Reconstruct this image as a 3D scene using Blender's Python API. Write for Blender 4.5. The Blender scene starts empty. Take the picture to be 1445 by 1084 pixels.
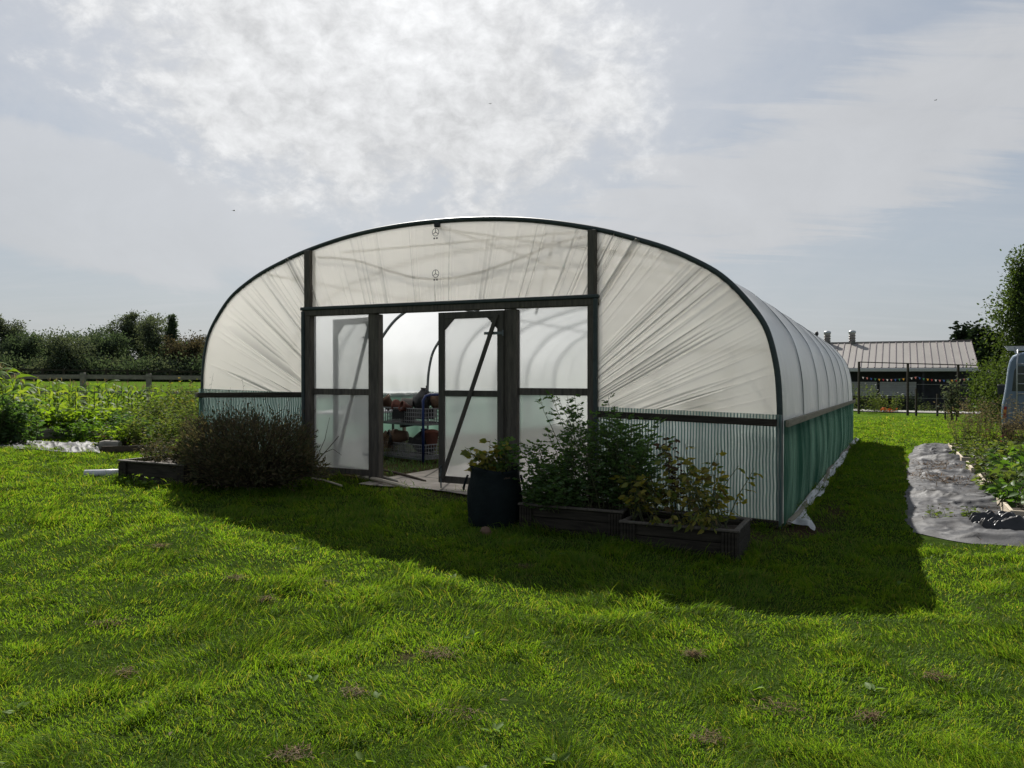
import bpy, math, random
import numpy as np
from mathutils import Vector, Matrix
R_ = random.Random(11)
NR = np.random.default_rng(7)
sc = bpy.context.scene
col = sc.collection
PI = math.pi
rad = math.radians

# ------------------------------------------------------------------ frame of reference
YAW = rad(26.4)
CX, CY = 2.81, 8.10                                   # right front corner of the tunnel
RD = np.array([math.cos(YAW), -math.sin(YAW)])        # to the right along the front
VD = np.array([math.sin(YAW), math.cos(YAW)])         # back along the side
EYE = 1.6

def W(r, v):
    return (CX + r * RD[0] + v * VD[0], CY + r * RD[1] + v * VD[1])

def RV(X, Y):
    dx = X - CX; dy = Y - CY
    return dx * RD[0] + dy * RD[1], dx * VD[0] + dy * VD[1]

def sstep(a, b, x):
    t = np.clip((x - a) / (b - a), 0, 1)
    return t * t * (3 - 2 * t)

_lat = NR.random((256, 256))
def vnoise(x, y):
    xi = np.floor(x).astype(int); yi = np.floor(y).astype(int)
    fx = x - xi; fy = y - yi
    fx = fx * fx * (3 - 2 * fx); fy = fy * fy * (3 - 2 * fy)
    a = _lat[xi & 255, yi & 255]; b = _lat[(xi + 1) & 255, yi & 255]
    c = _lat[xi & 255, (yi + 1) & 255]; d = _lat[(xi + 1) & 255, (yi + 1) & 255]
    return (a * (1 - fx) + b * fx) * (1 - fy) + (c * (1 - fx) + d * fx) * fy

def g(X, Y):
    X = np.asarray(X, float); Y = np.asarray(Y, float)
    r, v = RV(X, Y)
    u = -r
    z = 0.03 * np.clip(u, 0, 9) + 0.012 * np.clip(u - 9, 0, 100)
    vv = np.clip(v, 0, 20) * 0.014 + np.clip(v - 20, 0, 40) * 0.010
    z = z - vv * (1 - sstep(9.0, 22.0, u))
    near = 1 - sstep(25, 45, np.hypot(X, Y))
    z = z + near * (0.05 * (vnoise(X * 0.9 + 31, Y * 0.9 + 17) - 0.5) + 0.03 * (vnoise(X * 2.7, Y * 2.7) - 0.5)) * np.where((u > -0.3) & (u < 8.8) & (v > -0.2), 0.3, 1.0)
    return z

def gz(x, y):
    return float(g(np.array([x]), np.array([y]))[0])

def at(px, py):
    """ground point met by the sight line through a photo position"""
    dx = (px - 722.5) / 1090; dz = (530 - py) / 1090
    Y = 10.0
    for _ in range(60):
        z = gz(dx * Y, Y)
        Yn = (z - EYE) / dz if dz < -1e-4 else 150
        Y = 0.5 * Y + 0.5 * min(max(Yn, 2), 150)
    return dx * Y, Y

# ------------------------------------------------------------------ object helpers
def tag(o, label=None, cat=None, group=None, kind=None):
    if label: o['label'] = label
    if cat: o['category'] = cat
    if group: o['group'] = group
    if kind: o['kind'] = kind
    return o

def thing(name, label, cat, loc=(0, 0, 0), rz=0, group=None):
    o = bpy.data.objects.new(name, None)
    col.objects.link(o)
    o.location = loc; o.rotation_euler = (0, 0, rz)
    o.empty_display_size = 0.1
    return tag(o, label, cat, group)

def link(name, me, mat=None, parent=None):
    if mat and not me.materials:
        me.materials.append(mat)
    o = bpy.data.objects.new(name, me)
    col.objects.link(o)
    if parent: o.parent = parent
    return o

def copy_tree(o, parent=None):
    c = o.copy(); col.objects.link(c)
    c.parent = parent
    for ch in list(o.children):
        copy_tree(ch, c)
    return c

class MB:
    def __init__(s): s.v = []; s.f = []
    def add(s, vs, fs):
        n = len(s.v); s.v += [tuple(p) for p in vs]; s.f += [tuple(i + n for i in f) for f in fs]; return s
    def box(s, c, d, rot=None, bev=0.0):
        hx, hy, hz = d[0] / 2, d[1] / 2, d[2] / 2
        if bev > 0:
            b = min(bev, hx * .45, hy * .45, hz * .45)
            vs = []
            for sx in (-1, 1):
                for sy in (-1, 1):
                    for sz in (-1, 1):
                        vs += [(sx * (hx - b), sy * (hy - b), sz * hz), (sx * (hx - b), sy * hy, sz * (hz - b)), (sx * hx, sy * (hy - b), sz * (hz - b))]
            idx = lambda x, y, z, k: ((x * 2 + y) * 2 + z) * 3 + k
            fs = []
            for z in (0, 1): fs.append([idx(0, 0, z, 0), idx(1, 0, z, 0), idx(1, 1, z, 0), idx(0, 1, z, 0)])
            for y in (0, 1): fs.append([idx(0, y, 0, 1), idx(1, y, 0, 1), idx(1, y, 1, 1), idx(0, y, 1, 1)])
            for x in (0, 1): fs.append([idx(x, 0, 0, 2), idx(x, 1, 0, 2), idx(x, 1, 1, 2), idx(x, 0, 1, 2)])
            for y in (0, 1):
                for z in (0, 1): fs.append([idx(0, y, z, 0), idx(1, y, z, 0), idx(1, y, z, 1), idx(0, y, z, 1)])
            for x in (0, 1):
                for z in (0, 1): fs.append([idx(x, 0, z, 0), idx(x, 1, z, 0), idx(x, 1, z, 2), idx(x, 0, z, 2)])
            for x in (0, 1):
                for y in (0, 1): fs.append([idx(x, y, 0, 1), idx(x, y, 1, 1), idx(x, y, 1, 2), idx(x, y, 0, 2)])
            for x in (0, 1):
                for y in (0, 1):
                    for z in (0, 1): fs.append([idx(x, y, z, 0), idx(x, y, z, 1), idx(x, y, z, 2)])
        else:
            vs = [(x * hx, y * hy, z * hz) for x in (-1, 1) for y in (-1, 1) for z in (-1, 1)]
            fs = [(0, 1, 3, 2), (4, 6, 7, 5), (0, 4, 5, 1), (2, 3, 7, 6), (0, 2, 6, 4), (1, 5, 7, 3)]
        M = Matrix.Translation(c)
        if rot is not None: M = M @ rot
        return s.add([M @ Vector(p) for p in vs], fs)
    def bar(s, a, b, w, h, up=(0, 0, 1), bev=0.0):
        a = Vector(a); b = Vector(b); d = b - a; L = d.length
        y = d.normalized(); x = y.cross(Vector(up)).normalized(); z = x.cross(y)
        M = Matrix((x, y, z)).transposed().to_4x4()
        return s.box((a + b) / 2, (w, L, h), M, bev)
    def tube(s, pts, r, n=8, cap=True):
        pts = [Vector(p) for p in pts]
        rs = r if isinstance(r, (list, tuple)) else [r] * len(pts)
        t0 = (pts[1] - pts[0]).normalized()
        ref = Vector((0, 0, 1)) if abs(t0.z) < .9 else Vector((1, 0, 0))
        nrm = t0.cross(ref).normalized()
        vs = []; N = len(pts)
        for i, p in enumerate(pts):
            t = (pts[min(i + 1, N - 1)] - pts[max(i - 1, 0)]).normalized()
            nrm = (nrm - t * nrm.dot(t)).normalized()
            bn = t.cross(nrm)
            for k in range(n):
                a = 2 * PI * k / n
                vs.append(p + (nrm * math.cos(a) + bn * math.sin(a)) * rs[i])
        fs = [(i * n + k, i * n + (k + 1) % n, (i + 1) * n + (k + 1) % n, (i + 1) * n + k) for i in range(N - 1) for k in range(n)]
        if cap:
            fs.append(tuple(range(n - 1, -1, -1))); fs.append(tuple((N - 1) * n + k for k in range(n)))
        return s.add(vs, fs)
    def lathe(s, prof, n=20, M=None):
        vs = []; m = len(prof)
        for r, z in prof:
            for k in range(n):
                a = 2 * PI * k / n
                p = Vector((max(r, 1e-4) * math.cos(a), max(r, 1e-4) * math.sin(a), z))
                vs.append(M @ p if M else p)
        fs = [(i * n + k, i * n + (k + 1) % n, (i + 1) * n + (k + 1) % n, (i + 1) * n + k) for i in range(m - 1) for k in range(n)]
        fs.append(tuple(range(n - 1, -1, -1))); fs.append(tuple((m - 1) * n + k for k in range(n)))
        return s.add(vs, fs)
    def build(s, name, mat, parent=None, smooth=False):
        me = bpy.data.meshes.new(name)
        me.from_pydata(s.v, [], s.f); me.update()
        if smooth: me.polygons.foreach_set('use_smooth', [True] * len(me.polygons))
        return link(name, me, mat, parent)

def mesh_np(name, V, faces_list, mat, parent=None, smooth=False):
    """faces_list: list of (F,k) index arrays"""
    me = bpy.data.meshes.new(name)
    V = np.ascontiguousarray(V, dtype=np.float32)
    me.vertices.add(len(V)); me.vertices.foreach_set('co', V.ravel())
    loops = np.concatenate([f.ravel() for f in faces_list]).astype(np.int32)
    sizes = np.concatenate([np.full(len(f), f.shape[1], np.int32) for f in faces_list])
    starts = np.concatenate([[0], np.cumsum(sizes)[:-1]]).astype(np.int32)
    me.loops.add(len(loops)); me.loops.foreach_set('vertex_index', loops)
    me.polygons.add(len(sizes)); me.polygons.foreach_set('loop_start', starts)
    me.update(calc_edges=True)
    if smooth: me.polygons.foreach_set('use_smooth', np.ones(len(sizes), bool))
    return link(name, me, mat, parent)

def nrmz(a):
    return a / (np.linalg.norm(a, axis=1, keepdims=True) + 1e-9)

class Leaves:
    def __init__(s): s.P = []; s.D = []; s.S = []; s.W = []
    def add(s, p, d, size, w=0.5):
        s.P.append(tuple(p)); s.D.append(tuple(d)); s.S.append(size); s.W.append(w)
    def build(s, name, mat, parent, fold=0.25, droop=0.15, flat=0.0):
        P = np.array(s.P, float); D = nrmz(np.array(s.D, float)); S = np.array(s.S)[:, None]; Wd = np.array(s.W)[:, None]
        return leaf_mesh(name, P, D, S, Wd, mat, parent, fold, droop, flat)

def leaf_mesh(name, P, D, S, Wd, mat, parent, fold=0.25, droop=0.15, flat=0.0):
    n = len(P)
    rnd = NR.normal(size=(n, 3))
    if flat > 0: rnd = rnd * (1 - flat) + np.array([0, 0, 1.0]) * flat * 2
    side = nrmz(np.cross(D, rnd)); nn = np.cross(side, D)
    nn = np.where(nn[:, 2:3] < 0, -nn, nn) if flat > 0 else nn
    hw = S * Wd / 2
    tip = P + D * S - nn * droop * S
    a = P + D * S * .28; b = P + D * S * .62 - nn * droop * S * .35
    V = np.stack([P, a + side * hw * .9 + nn * fold * hw, a - side * hw * .9 + nn * fold * hw,
                  b + side * hw * .8 + nn * fold * hw, b - side * hw * .8 + nn * fold * hw, tip, (a + b) / 2], 1).reshape(-1, 3)
    o = (np.arange(n) * 7)[:, None]
    t = np.concatenate([o + np.array([[0, 6, 1]]), o + np.array([[0, 2, 6]]), o + np.array([[1, 6, 3]]), o + np.array([[2, 4, 6]]),
                        o + np.array([[3, 6, 5]]), o + np.array([[4, 5, 6]])])
    return mesh_np(name, V, [t], mat, parent)

def strips(name, B, D, L, Wd, bend, mat, parent=None, segs=4, rng=NR):
    """long arching blades: base B, initial direction D, length L, width Wd, bend = how far they curl over"""
    n = len(B)
    D = nrmz(D)
    side = nrmz(np.cross(D, np.array([0, 0, 1.0]) + rng.normal(size=(n, 3)) * .25))
    V = []; p = B.copy(); d = D.copy()
    for k in range(segs + 1):
        t = k / segs
        w = Wd * (0.35 + 1.3 * t if t < .5 else 2.0 * (1 - t) ** .8) * .5 if True else 0
        w = np.maximum(w, 1e-4)
        V.append(p + side * w[:, None]); V.append(p - side * w[:, None])
        p = p + d * (L / segs)[:, None]
        d = d.copy(); d[:, 2] -= bend / segs
        d = nrmz(d)
    V = np.stack(V, 1).reshape(-1, 3)
    o = (np.arange(n) * 2 * (segs + 1))[:, None]
    F = np.concatenate([o + np.array([[2 * k, 2 * k + 1, 2 * k + 3, 2 * k + 2]]) for k in range(segs)])
    return mesh_np(name, V, [F], mat, parent)

# ------------------------------------------------------------------ materials
def mat(name):
    m = bpy.data.materials.new(name); m.use_nodes = True
    nt = m.node_tree; nt.nodes.clear()
    out = nt.nodes.new('ShaderNodeOutputMaterial')
    return m, nt, out

def nd(nt, t, ins=None, **kw):
    n = nt.nodes.new(t)
    for k, v in kw.items(): setattr(n, k, v)
    for k, v in (ins or {}).items():
        s = n.inputs[k]
        if hasattr(v, 'is_output') or isinstance(v, bpy.types.NodeSocket): nt.links.new(v, s)
        else: s.default_value = v
    return n

def c4(c): return (c[0], c[1], c[2], 1)

def ramp(nt, fac, stops):
    n = nt.nodes.new('ShaderNodeValToRGB')
    el = n.color_ramp.elements
    while len(el) < len(stops): el.new(0.5)
    for e, (p, c) in zip(el, stops): e.position = p; e.color = c4(c)
    nt.links.new(fac, n.inputs[0]); return n.outputs[0]

def noise(nt, vec, scale, detail=3, rough=.55, dist=0):
    n = nd(nt, 'ShaderNodeTexNoise', {'Scale': scale, 'Detail': detail, 'Roughness': rough, 'Distortion': dist})
    if vec is not None: nt.links.new(vec, n.inputs['Vector'])
    return n.outputs['Fac']

def objco(nt, scale=(1, 1, 1), kind='Object'):
    tc = nd(nt, 'ShaderNodeTexCoord')
    mp = nd(nt, 'ShaderNodeMapping', {'Scale': scale}); nt.links.new(tc.outputs[kind], mp.inputs[0])
    return mp.outputs[0]

def solid(name, c1, c2=None, rough=.7, metal=0, scale=6, stretch=(1, 1, 1), bump=0.0, spec=.3, bscale=None):
    m, nt, out = mat(name)
    c2 = c2 or tuple(x * .65 for x in c1)
    v = objco(nt, stretch)
    f = noise(nt, v, scale, 5, .62)
    c = ramp(nt, f, [(.3, c2), (.68, c1)])
    b = nd(nt, 'ShaderNodeBsdfPrincipled', {'Base Color': c, 'Roughness': rough, 'Metallic': metal, 'Specular IOR Level': spec})
    if bump:
        f2 = noise(nt, v, bscale or scale * 4, 4)
        bp = nd(nt, 'ShaderNodeBump', {'Strength': bump, 'Distance': .01, 'Height': f2}); nt.links.new(bp.outputs[0], b.inputs['Normal'])
    nt.links.new(b.outputs[0], out.inputs[0])
    return m

def leafm(name, cols, trans=.5, tint=(1.5, 1.6, .7), gloss=.12, rough=.55):
    """cols = list of leaf colours picked per leaf; translucent"""
    m, nt, out = mat(name)
    geo = nd(nt, 'ShaderNodeNewGeometry')
    k = len(cols)
    c = ramp(nt, geo.outputs['Random Per Island'], [(i / max(k - 1, 1), cc) for i, cc in enumerate(cols)])
    d = nd(nt, 'ShaderNodeBsdfDiffuse', {'Color': c})
    tc = nd(nt, 'ShaderNodeMix', {'Factor': 1.0, 'A': c, 'B': c4(tint)}, data_type='RGBA', blend_type='MULTIPLY') if False else None
    mul = nd(nt, 'ShaderNodeVectorMath', {0: c, 1: tint}, operation='MULTIPLY')
    t = nd(nt, 'ShaderNodeBsdfTranslucent', {'Color': mul.outputs[0]})
    mx = nd(nt, 'ShaderNodeMixShader', {0: trans, 1: d.outputs[0], 2: t.outputs[0]})
    gl = nd(nt, 'ShaderNodeBsdfGlossy', {'Color': (1, 1, 1, 1), 'Roughness': rough})
    m2 = nd(nt, 'ShaderNodeMixShader', {0: gloss * .10, 1: mx.outputs[0], 2: gl.outputs[0]})
    nt.links.new(m2.outputs[0], out.inputs[0])
    return m

def film(name, colr=(.86, .85, .80), transl=.55, refr=.25, clear=.08, diff=.12, rough=.3, mottle=.12, bump=0.0, bumpscale=40, gather=False):
    """milky polythene: translucent sheet with rough see-through"""
    m, nt, out = mat(name)
    v = objco(nt)
    f = noise(nt, v, 1.6, 5, .6)
    c = ramp(nt, f, [(.25, tuple(x * (1 - mottle) for x in colr)), (.75, colr)])
    if gather:      # film bunched up along a gather is several layers thick
        ga = nd(nt, 'ShaderNodeAttribute', attribute_name='gather')
        gm = nd(nt, 'ShaderNodeMix', {'B': (.40, .375, .325, 1)}, data_type='RGBA')
        nt.links.new(ga.outputs['Fac'], gm.inputs['Factor']); nt.links.new(c, gm.inputs['A']); c = gm.outputs['Result']
    tr = nd(nt, 'ShaderNodeBsdfTranslucent', {'Color': c})
    df = nd(nt, 'ShaderNodeBsdfDiffuse', {'Color': c})
    geo = nd(nt, 'ShaderNodeNewGeometry')
    io = nd(nt, 'ShaderNodeMapRange', {'Value': geo.outputs['Backfacing'], 'To Min': 1.08, 'To Max': 1 / 1.08})   # a thin sheet bends the same way from either side
    rf = nd(nt, 'ShaderNodeBsdfRefraction', {'Color': c4((.95, .95, .93)), 'Roughness': rough, 'IOR': io.outputs[0]})
    cl = nd(nt, 'ShaderNodeBsdfTransparent', {'Color': (1, 1, 1, 1)})
    gl = nd(nt, 'ShaderNodeBsdfGlossy', {'Color': (1, 1, 1, 1), 'Roughness': .38})
    tot = transl + refr + clear + diff
    a = nd(nt, 'ShaderNodeMixShader', {0: diff / (transl + diff), 1: tr.outputs[0], 2: df.outputs[0]})
    b = nd(nt, 'ShaderNodeMixShader', {0: refr / (transl + diff + refr), 1: a.outputs[0], 2: rf.outputs[0]})
    d = nd(nt, 'ShaderNodeMixShader', {0: clear / tot, 1: b.outputs[0], 2: cl.outputs[0]})
    lw = nd(nt, 'ShaderNodeLayerWeight', {'Blend': .5})
    p5 = nd(nt, 'ShaderNodeMath', {0: lw.outputs['Facing'], 1: 5.0}, operation='POWER')
    fr = nd(nt, 'ShaderNodeMath', {0: p5.outputs[0], 1: .5, 2: .04}, operation='MULTIPLY_ADD')
    e = nd(nt, 'ShaderNodeMixShader', {0: fr.outputs[0], 1: d.outputs[0], 2: gl.outputs[0]})
    if bump:
        h = noise(nt, v, bumpscale, 3)
        bp = nd(nt, 'ShaderNodeBump', {'Strength': bump, 'Distance': .01, 'Height': h})
        for q in (tr, df, rf, gl): nt.links.new(bp.outputs[0], q.inputs['Normal'])
        nt.links.new(bp.outputs[0], lw.inputs['Normal'])
    nt.links.new(e.outputs[0], out.inputs[0])
    return m

def netm(name, axis, pitch, dark, pale, duty=.5, wav=.012, gap=.6, vary=.8, streak=3.0):
    """woven windbreak net over film: fine upright bands of dark cord and pale gap"""
    m, nt, out = mat(name)
    tc = nd(nt, 'ShaderNodeTexCoord')
    sp = nd(nt, 'ShaderNodeSeparateXYZ', {0: tc.outputs['Object']})
    n1 = noise(nt, objco(nt, (1.2, 1.2, 1.6)), 2.0, 2)
    ma = nd(nt, 'ShaderNodeMath', {0: n1, 1: wav * 8}, operation='MULTIPLY')
    ad = nd(nt, 'ShaderNodeMath', {0: sp.outputs[axis], 1: ma.outputs[0]}, operation='ADD')
    dv = nd(nt, 'ShaderNodeMath', {0: ad.outputs[0], 1: 2 * PI / pitch}, operation='MULTIPLY')
    sn = nd(nt, 'ShaderNodeMath', {0: dv.outputs[0]}, operation='SINE')
    big = noise(nt, objco(nt, (streak, streak, .16)), 2.2, 4, .6, .4)
    mr = nd(nt, 'ShaderNodeMapRange', {'Value': sn.outputs[0], 'From Min': -duty, 'From Max': -duty + .5})
    dg = nd(nt, 'ShaderNodeBsdfDiffuse', {'Color': c4(dark)})
    dt = nd(nt, 'ShaderNodeBsdfTranslucent', {'Color': c4(tuple(x * 1.6 for x in dark))})
    dm = nd(nt, 'ShaderNodeMixShader', {0: .4, 1: dg.outputs[0], 2: dt.outputs[0]})
    pc = ramp(nt, big, [(.42, tuple(x * .8 for x in pale)), (.6, pale)])
    pt = nd(nt, 'ShaderNodeBsdfTranslucent', {'Color': pc})
    pd = nd(nt, 'ShaderNodeBsdfDiffuse', {'Color': pc})
    pm0 = nd(nt, 'ShaderNodeMixShader', {0: .2, 1: pt.outputs[0], 2: pd.outputs[0]})
    ptr = nd(nt, 'ShaderNodeBsdfTransparent', {'Color': (.90, 1, .96, 1)})
    pm = nd(nt, 'ShaderNodeMixShader', {0: gap, 1: pm0.outputs[0], 2: ptr.outputs[0]})
    st = nd(nt, 'ShaderNodeMapRange', {'Value': big, 'From Min': .40, 'From Max': .62, 'To Min': vary, 'To Max': 1.0})
    mf = nd(nt, 'ShaderNodeMath', {0: mr.outputs[0], 1: st.outputs[0]}, operation='MULTIPLY')
    mx = nd(nt, 'ShaderNodeMixShader', {0: mf.outputs[0], 1: dm.outputs[0], 2: pm.outputs[0]})
    nt.links.new(mx.outputs[0], out.inputs[0])
    return m

M = {}
M['frame_wood'] = solid('frame_wood', (.105, .09, .072), (.045, .038, .032), .75, scale=9, stretch=(3, 3, .4), bump=.3)
M['door_wood'] = solid('door_wood', (.075, .066, .053), (.04, .036, .03), .75, scale=9, stretch=(3, 3, .4), bump=.3)
M['dark_wood'] = solid('dark_wood', (.046, .039, .030), (.014, .012, .010), .85, spec=.15, scale=7, stretch=(.5, 4, 6), bump=.4)
M['grey_wood'] = solid('grey_wood', (.22, .20, .17), (.12, .11, .09), .85, scale=7, stretch=(1, 1, 3), bump=.3)
M['pale_wood'] = solid('pale_wood', (.50, .43, .33), (.33, .28, .21), .75, scale=6, stretch=(.6, .6, 5), bump=.3)
M['rail_wood'] = solid('rail_wood', (.26, .23, .17), (.15, .135, .10), .8, scale=5, stretch=(3, .3, 5), bump=.3)
M['hoop_metal'] = solid('hoop_metal', (.12, .135, .14), (.08, .09, .09), .45, .4, scale=12)
M['tape'] = solid('tape', (.04, .052, .052), (.024, .034, .034), .5, scale=14)
M['galv'] = solid('galv', (.42, .43, .44), (.3, .31, .32), .4, .7, scale=18)
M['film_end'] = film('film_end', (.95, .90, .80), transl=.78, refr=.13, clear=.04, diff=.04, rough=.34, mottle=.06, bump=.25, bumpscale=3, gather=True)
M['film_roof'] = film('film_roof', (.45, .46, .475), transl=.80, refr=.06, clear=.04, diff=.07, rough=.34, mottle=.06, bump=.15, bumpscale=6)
M['film_pane'] = film('film_pane', (.78, .795, .79), transl=.42, refr=.48, clear=.05, diff=.05, rough=.24, mottle=.08, bump=.1, bumpscale=5)
M['loose_film'] = film('loose_film', (.55, .57, .6), transl=.3, refr=.1, clear=.3, diff=.3, rough=.3, bump=.8, bumpscale=14)
M['net_end'] = netm('net_end', 'X', .0335, (.085, .14, .13), (.84, .92, .87), .40, .004)
M['net_left'] = netm('net_left', 'X', .030, (.02, .055, .05), (.6, .8, .76), .05, .012)
M['net_side'] = netm('net_side', 'Y', .06, (.010, .050, .034), (.27, .46, .36), .25, .02, .05, .22, .75)
M['soil'] = solid('soil', (.055, .04, .028), (.025, .018, .013), .95, scale=14, bump=.8)
M['slab'] = solid('slab', (.26, .225, .19), (.16, .14, .115), .9, scale=4, bump=.4)
M['terracotta'] = solid('terracotta', (.15, .055, .038), (.09, .035, .026), .8, scale=8)
M['black_pot'] = solid('black_pot', (.022, .022, .024), None, .5, scale=8)
M['brown_pot'] = solid('brown_pot', (.14, .085, .055), None, .75, scale=8)
M['grey_pot'] = solid('grey_pot', (.16, .145, .13), None, .75, scale=8)
M['white_wire'] = solid('white_wire', (.55, .55, .56), (.4, .4, .42), .4, scale=20)
M['grey_wire'] = solid('grey_wire', (.22, .22, .23), (.15, .15, .16), .5, scale=20)
M['blue_paint'] = solid('blue_paint', (.012, .03, .12), (.01, .02, .08), .4, scale=10)
M['bag'] = solid('bag', (.007, .012, .012), (.003, .006, .007), .75, scale=8, bump=.6, spec=.15)
M['green_cloth'] = leafm('green_cloth', [(.01, .16, .11), (.012, .18, .12)], .5, (1, 1, 1), .05)

# ------------------------------------------------------------------ world, sun, camera
AZ = rad(9.8); EL = rad(40.5)
SUN = Vector((-math.sin(AZ) * math.cos(EL), math.cos(AZ) * math.cos(EL), math.sin(EL)))

class X:
    """small arithmetic on sockets of one node tree"""
    nt = None
    def __init__(s, v): s.v = v
    @staticmethod
    def op(o, a, b=None, c=None):
        n = X.nt.nodes.new('ShaderNodeMath'); n.operation = o
        for i, q in enumerate((a, b, c)):
            if q is None: continue
            q = q.v if isinstance(q, X) else q
            if isinstance(q, (int, float)): n.inputs[i].default_value = q
            else: X.nt.links.new(q, n.inputs[i])
        return X(n.outputs[0])
    def __add__(s, o): return X.op('ADD', s, o)
    def __radd__(s, o): return X.op('ADD', o, s)
    def __sub__(s, o): return X.op('SUBTRACT', s, o)
    def __rsub__(s, o): return X.op('SUBTRACT', o, s)
    def __mul__(s, o): return X.op('MULTIPLY', s, o)
    def __rmul__(s, o): return X.op('MULTIPLY', o, s)
    def __truediv__(s, o): return X.op('DIVIDE', s, o)
    def pow(s, e): return X.op('POWER', s, e)
    def max(s, e): return X.op('MAXIMUM', s, e)
    def sm(s, a, b):
        n = X.nt.nodes.new('ShaderNodeMapRange'); n.interpolation_type = 'SMOOTHSTEP'
        X.nt.links.new(s.v, n.inputs['Value']); n.inputs['From Min'].default_value = a; n.inputs['From Max'].default_value = b
        return X(n.outputs[0])

def make_world():
    w = bpy.data.worlds.new('World'); sc.world = w; w.use_nodes = True
    nt = w.node_tree; nt.nodes.clear(); X.nt = nt
    out = nt.nodes.new('ShaderNodeOutputWorld'); bg = nt.nodes.new('ShaderNodeBackground')
    nt.links.new(bg.outputs[0], out.inputs[0])
    sky = nt.nodes.new('ShaderNodeTexSky'); sky.sky_type = 'NISHITA'; sky.sun_disc = False
    sky.sun_elevation = EL; sky.sun_rotation = -AZ; sky.altitude = 20
    sky.air_density = 1.0; sky.dust_density = 1.2; sky.ozone_density = 1.5
    tc = nt.nodes.new('ShaderNodeTexCoord')
    d = tc.outputs['Generated']
    sp = nt.nodes.new('ShaderNodeSeparateXYZ'); nt.links.new(d, sp.inputs[0])
    x, y, z = (X(sp.outputs[i]) for i in range(3))
    az = X.op('ARCTAN2', x, y); el = X.op('ARCSINE', z)
    zz = z.max(0.0) + 0.13
    def plane(sx, sy, ox=0, rot=0):
        cb = nt.nodes.new('ShaderNodeCombineXYZ')
        nt.links.new((x / zz * sx + ox).v, cb.inputs[0]); nt.links.new((y / zz * sy).v, cb.inputs[1])
        mp = nt.nodes.new('ShaderNodeMapping'); mp.inputs['Rotation'].default_value = (0, 0, rot); nt.links.new(cb.outputs[0], mp.inputs[0])
        return mp.outputs[0]
    n_big = X(noise(nt, plane(1, 1.0), 1.1, 7, .58, .6))
    def globe(sz, off):
        mp = nt.nodes.new('ShaderNodeMapping'); mp.inputs['Scale'].default_value = (1, 1, sz); mp.inputs['Location'].default_value = (off, off, 0); nt.links.new(d, mp.inputs[0])
        return mp.outputs[0]
    n_mid = X(noise(nt, globe(1.5, 3.1), 7.5, 9, .62, .35))
    n_fine = X(noise(nt, globe(1.4, 7.7), 30, 7, .62, .25))
    n_str = X(noise(nt, plane(.55, 2.4, 5, -.35), 2.0, 7, .6, .8))
    def ell(px, py, rx, ry, tilt=0.0):
        a0 = math.atan((px - 722.5) / 1090); e0 = math.atan((530 - py) / 1090 * math.cos(a0))
        da = (az - a0); de = (el - e0)
        ct, st = math.cos(rad(tilt)), math.sin(rad(tilt))
        p = (da * ct + de * st) / (rx / 1090); q = (de * ct - da * st) / (ry / 1090)
        return X.op('SQRT', p * p + q * q)
    # cumulus sheet up at the centre, bank low on the left, soft streaks on the right
    c1 = (1.0 - ell(545, 70, 455, 250, -10)) + (n_big - .5) * .9 + (n_mid - .5) * 1.5 + (n_fine - .5) * .5
    c1 = c1 * (1.0 - (az * 1.0).sm(-.05, .30) * .45)
    m1 = c1.sm(.04, .40)
    c2 = (1.0 - ell(60, 275, 420, 95, -9)) + (n_big - .5) * 1.0 + (n_mid - .5) * .7
    m1b = c1.sm(-.75, .45) * .6
    m2 = c2.sm(-.02, .28) * .7
    c3 = (1.0 - ell(1150, 235, 560, 130, 15)) + (n_str - .5) * 1.6 + (n_mid - .5) * .5
    m3 = c3.sm(-.05, .55) * .85
    c4_ = (1.0 - ell(930, 60, 300, 170, 10)) + (n_str - .5) * 1.2 + (n_mid - .5) * .9
    m4 = c4_.sm(.0, .7) * .5
    c5 = (1.0 - ell(80, 125, 130, 28, -22)) + (n_mid - .5) * 1.0
    m5 = c5.sm(.1, .8) * .3
    # elsewhere broken high cloud, so the rest of the dome is plausible
    veil = (n_big * .6 + n_str * .5).sm(.42, .8) * .35
    horiz = 1.0 - el.sm(0.0, .30)
    dt = nt.nodes.new('ShaderNodeVectorMath'); dt.operation = 'DOT_PRODUCT'
    nt.links.new(d, dt.inputs[0]); dt.inputs[1].default_value = SUN
    cs = X(dt.outputs['Value']).max(0.0)
    def colour(l, r, g_, b):
        cc = nt.nodes.new('ShaderNodeCombineColor')
        for i_, k_ in enumerate((r, g_, b)): nt.links.new((l * k_).v, cc.inputs[i_])
        return cc.outputs[0]
    def blend(fac, a, b):
        mx = nt.nodes.new('ShaderNodeMix'); mx.data_type = 'RGBA'
        nt.links.new(fac.v, mx.inputs['Factor']); nt.links.new(a, mx.inputs['A']); nt.links.new(b, mx.inputs['B'])
        return mx.outputs['Result']
    sk = nt.nodes.new('ShaderNodeVectorMath'); sk.operation = 'SCALE'; sk.inputs['Scale'].default_value = SKY
    nt.links.new(sky.outputs[0], sk.inputs[0])
    # thin high haze over the blue, then the clouds
    c = blend(.62 + .2 * horiz, sk.outputs[0], colour(HAZE_L * (1.0 + .25 * cs.pow(12) + .5 * cs.pow(40)) * (1.0 + (n_str - .5) * .10), (.915), 1.0, 1.10))
    soft = m2.max(m1b).max(m3).max(m4).max(m5).max(veil)
    c = blend(soft, c, colour((.31 + .13 * cs.pow(8)) * (1.0 + (n_mid - .5) * .25), .985, 1.0, 1.03))
    cl = (.315 + .16 * cs.pow(6) + .10 * cs.pow(26)) * (1.0 + (n_mid - .5) * .75 + (n_fine - .5) * .95 + (n_big - .5) * .2)
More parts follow.
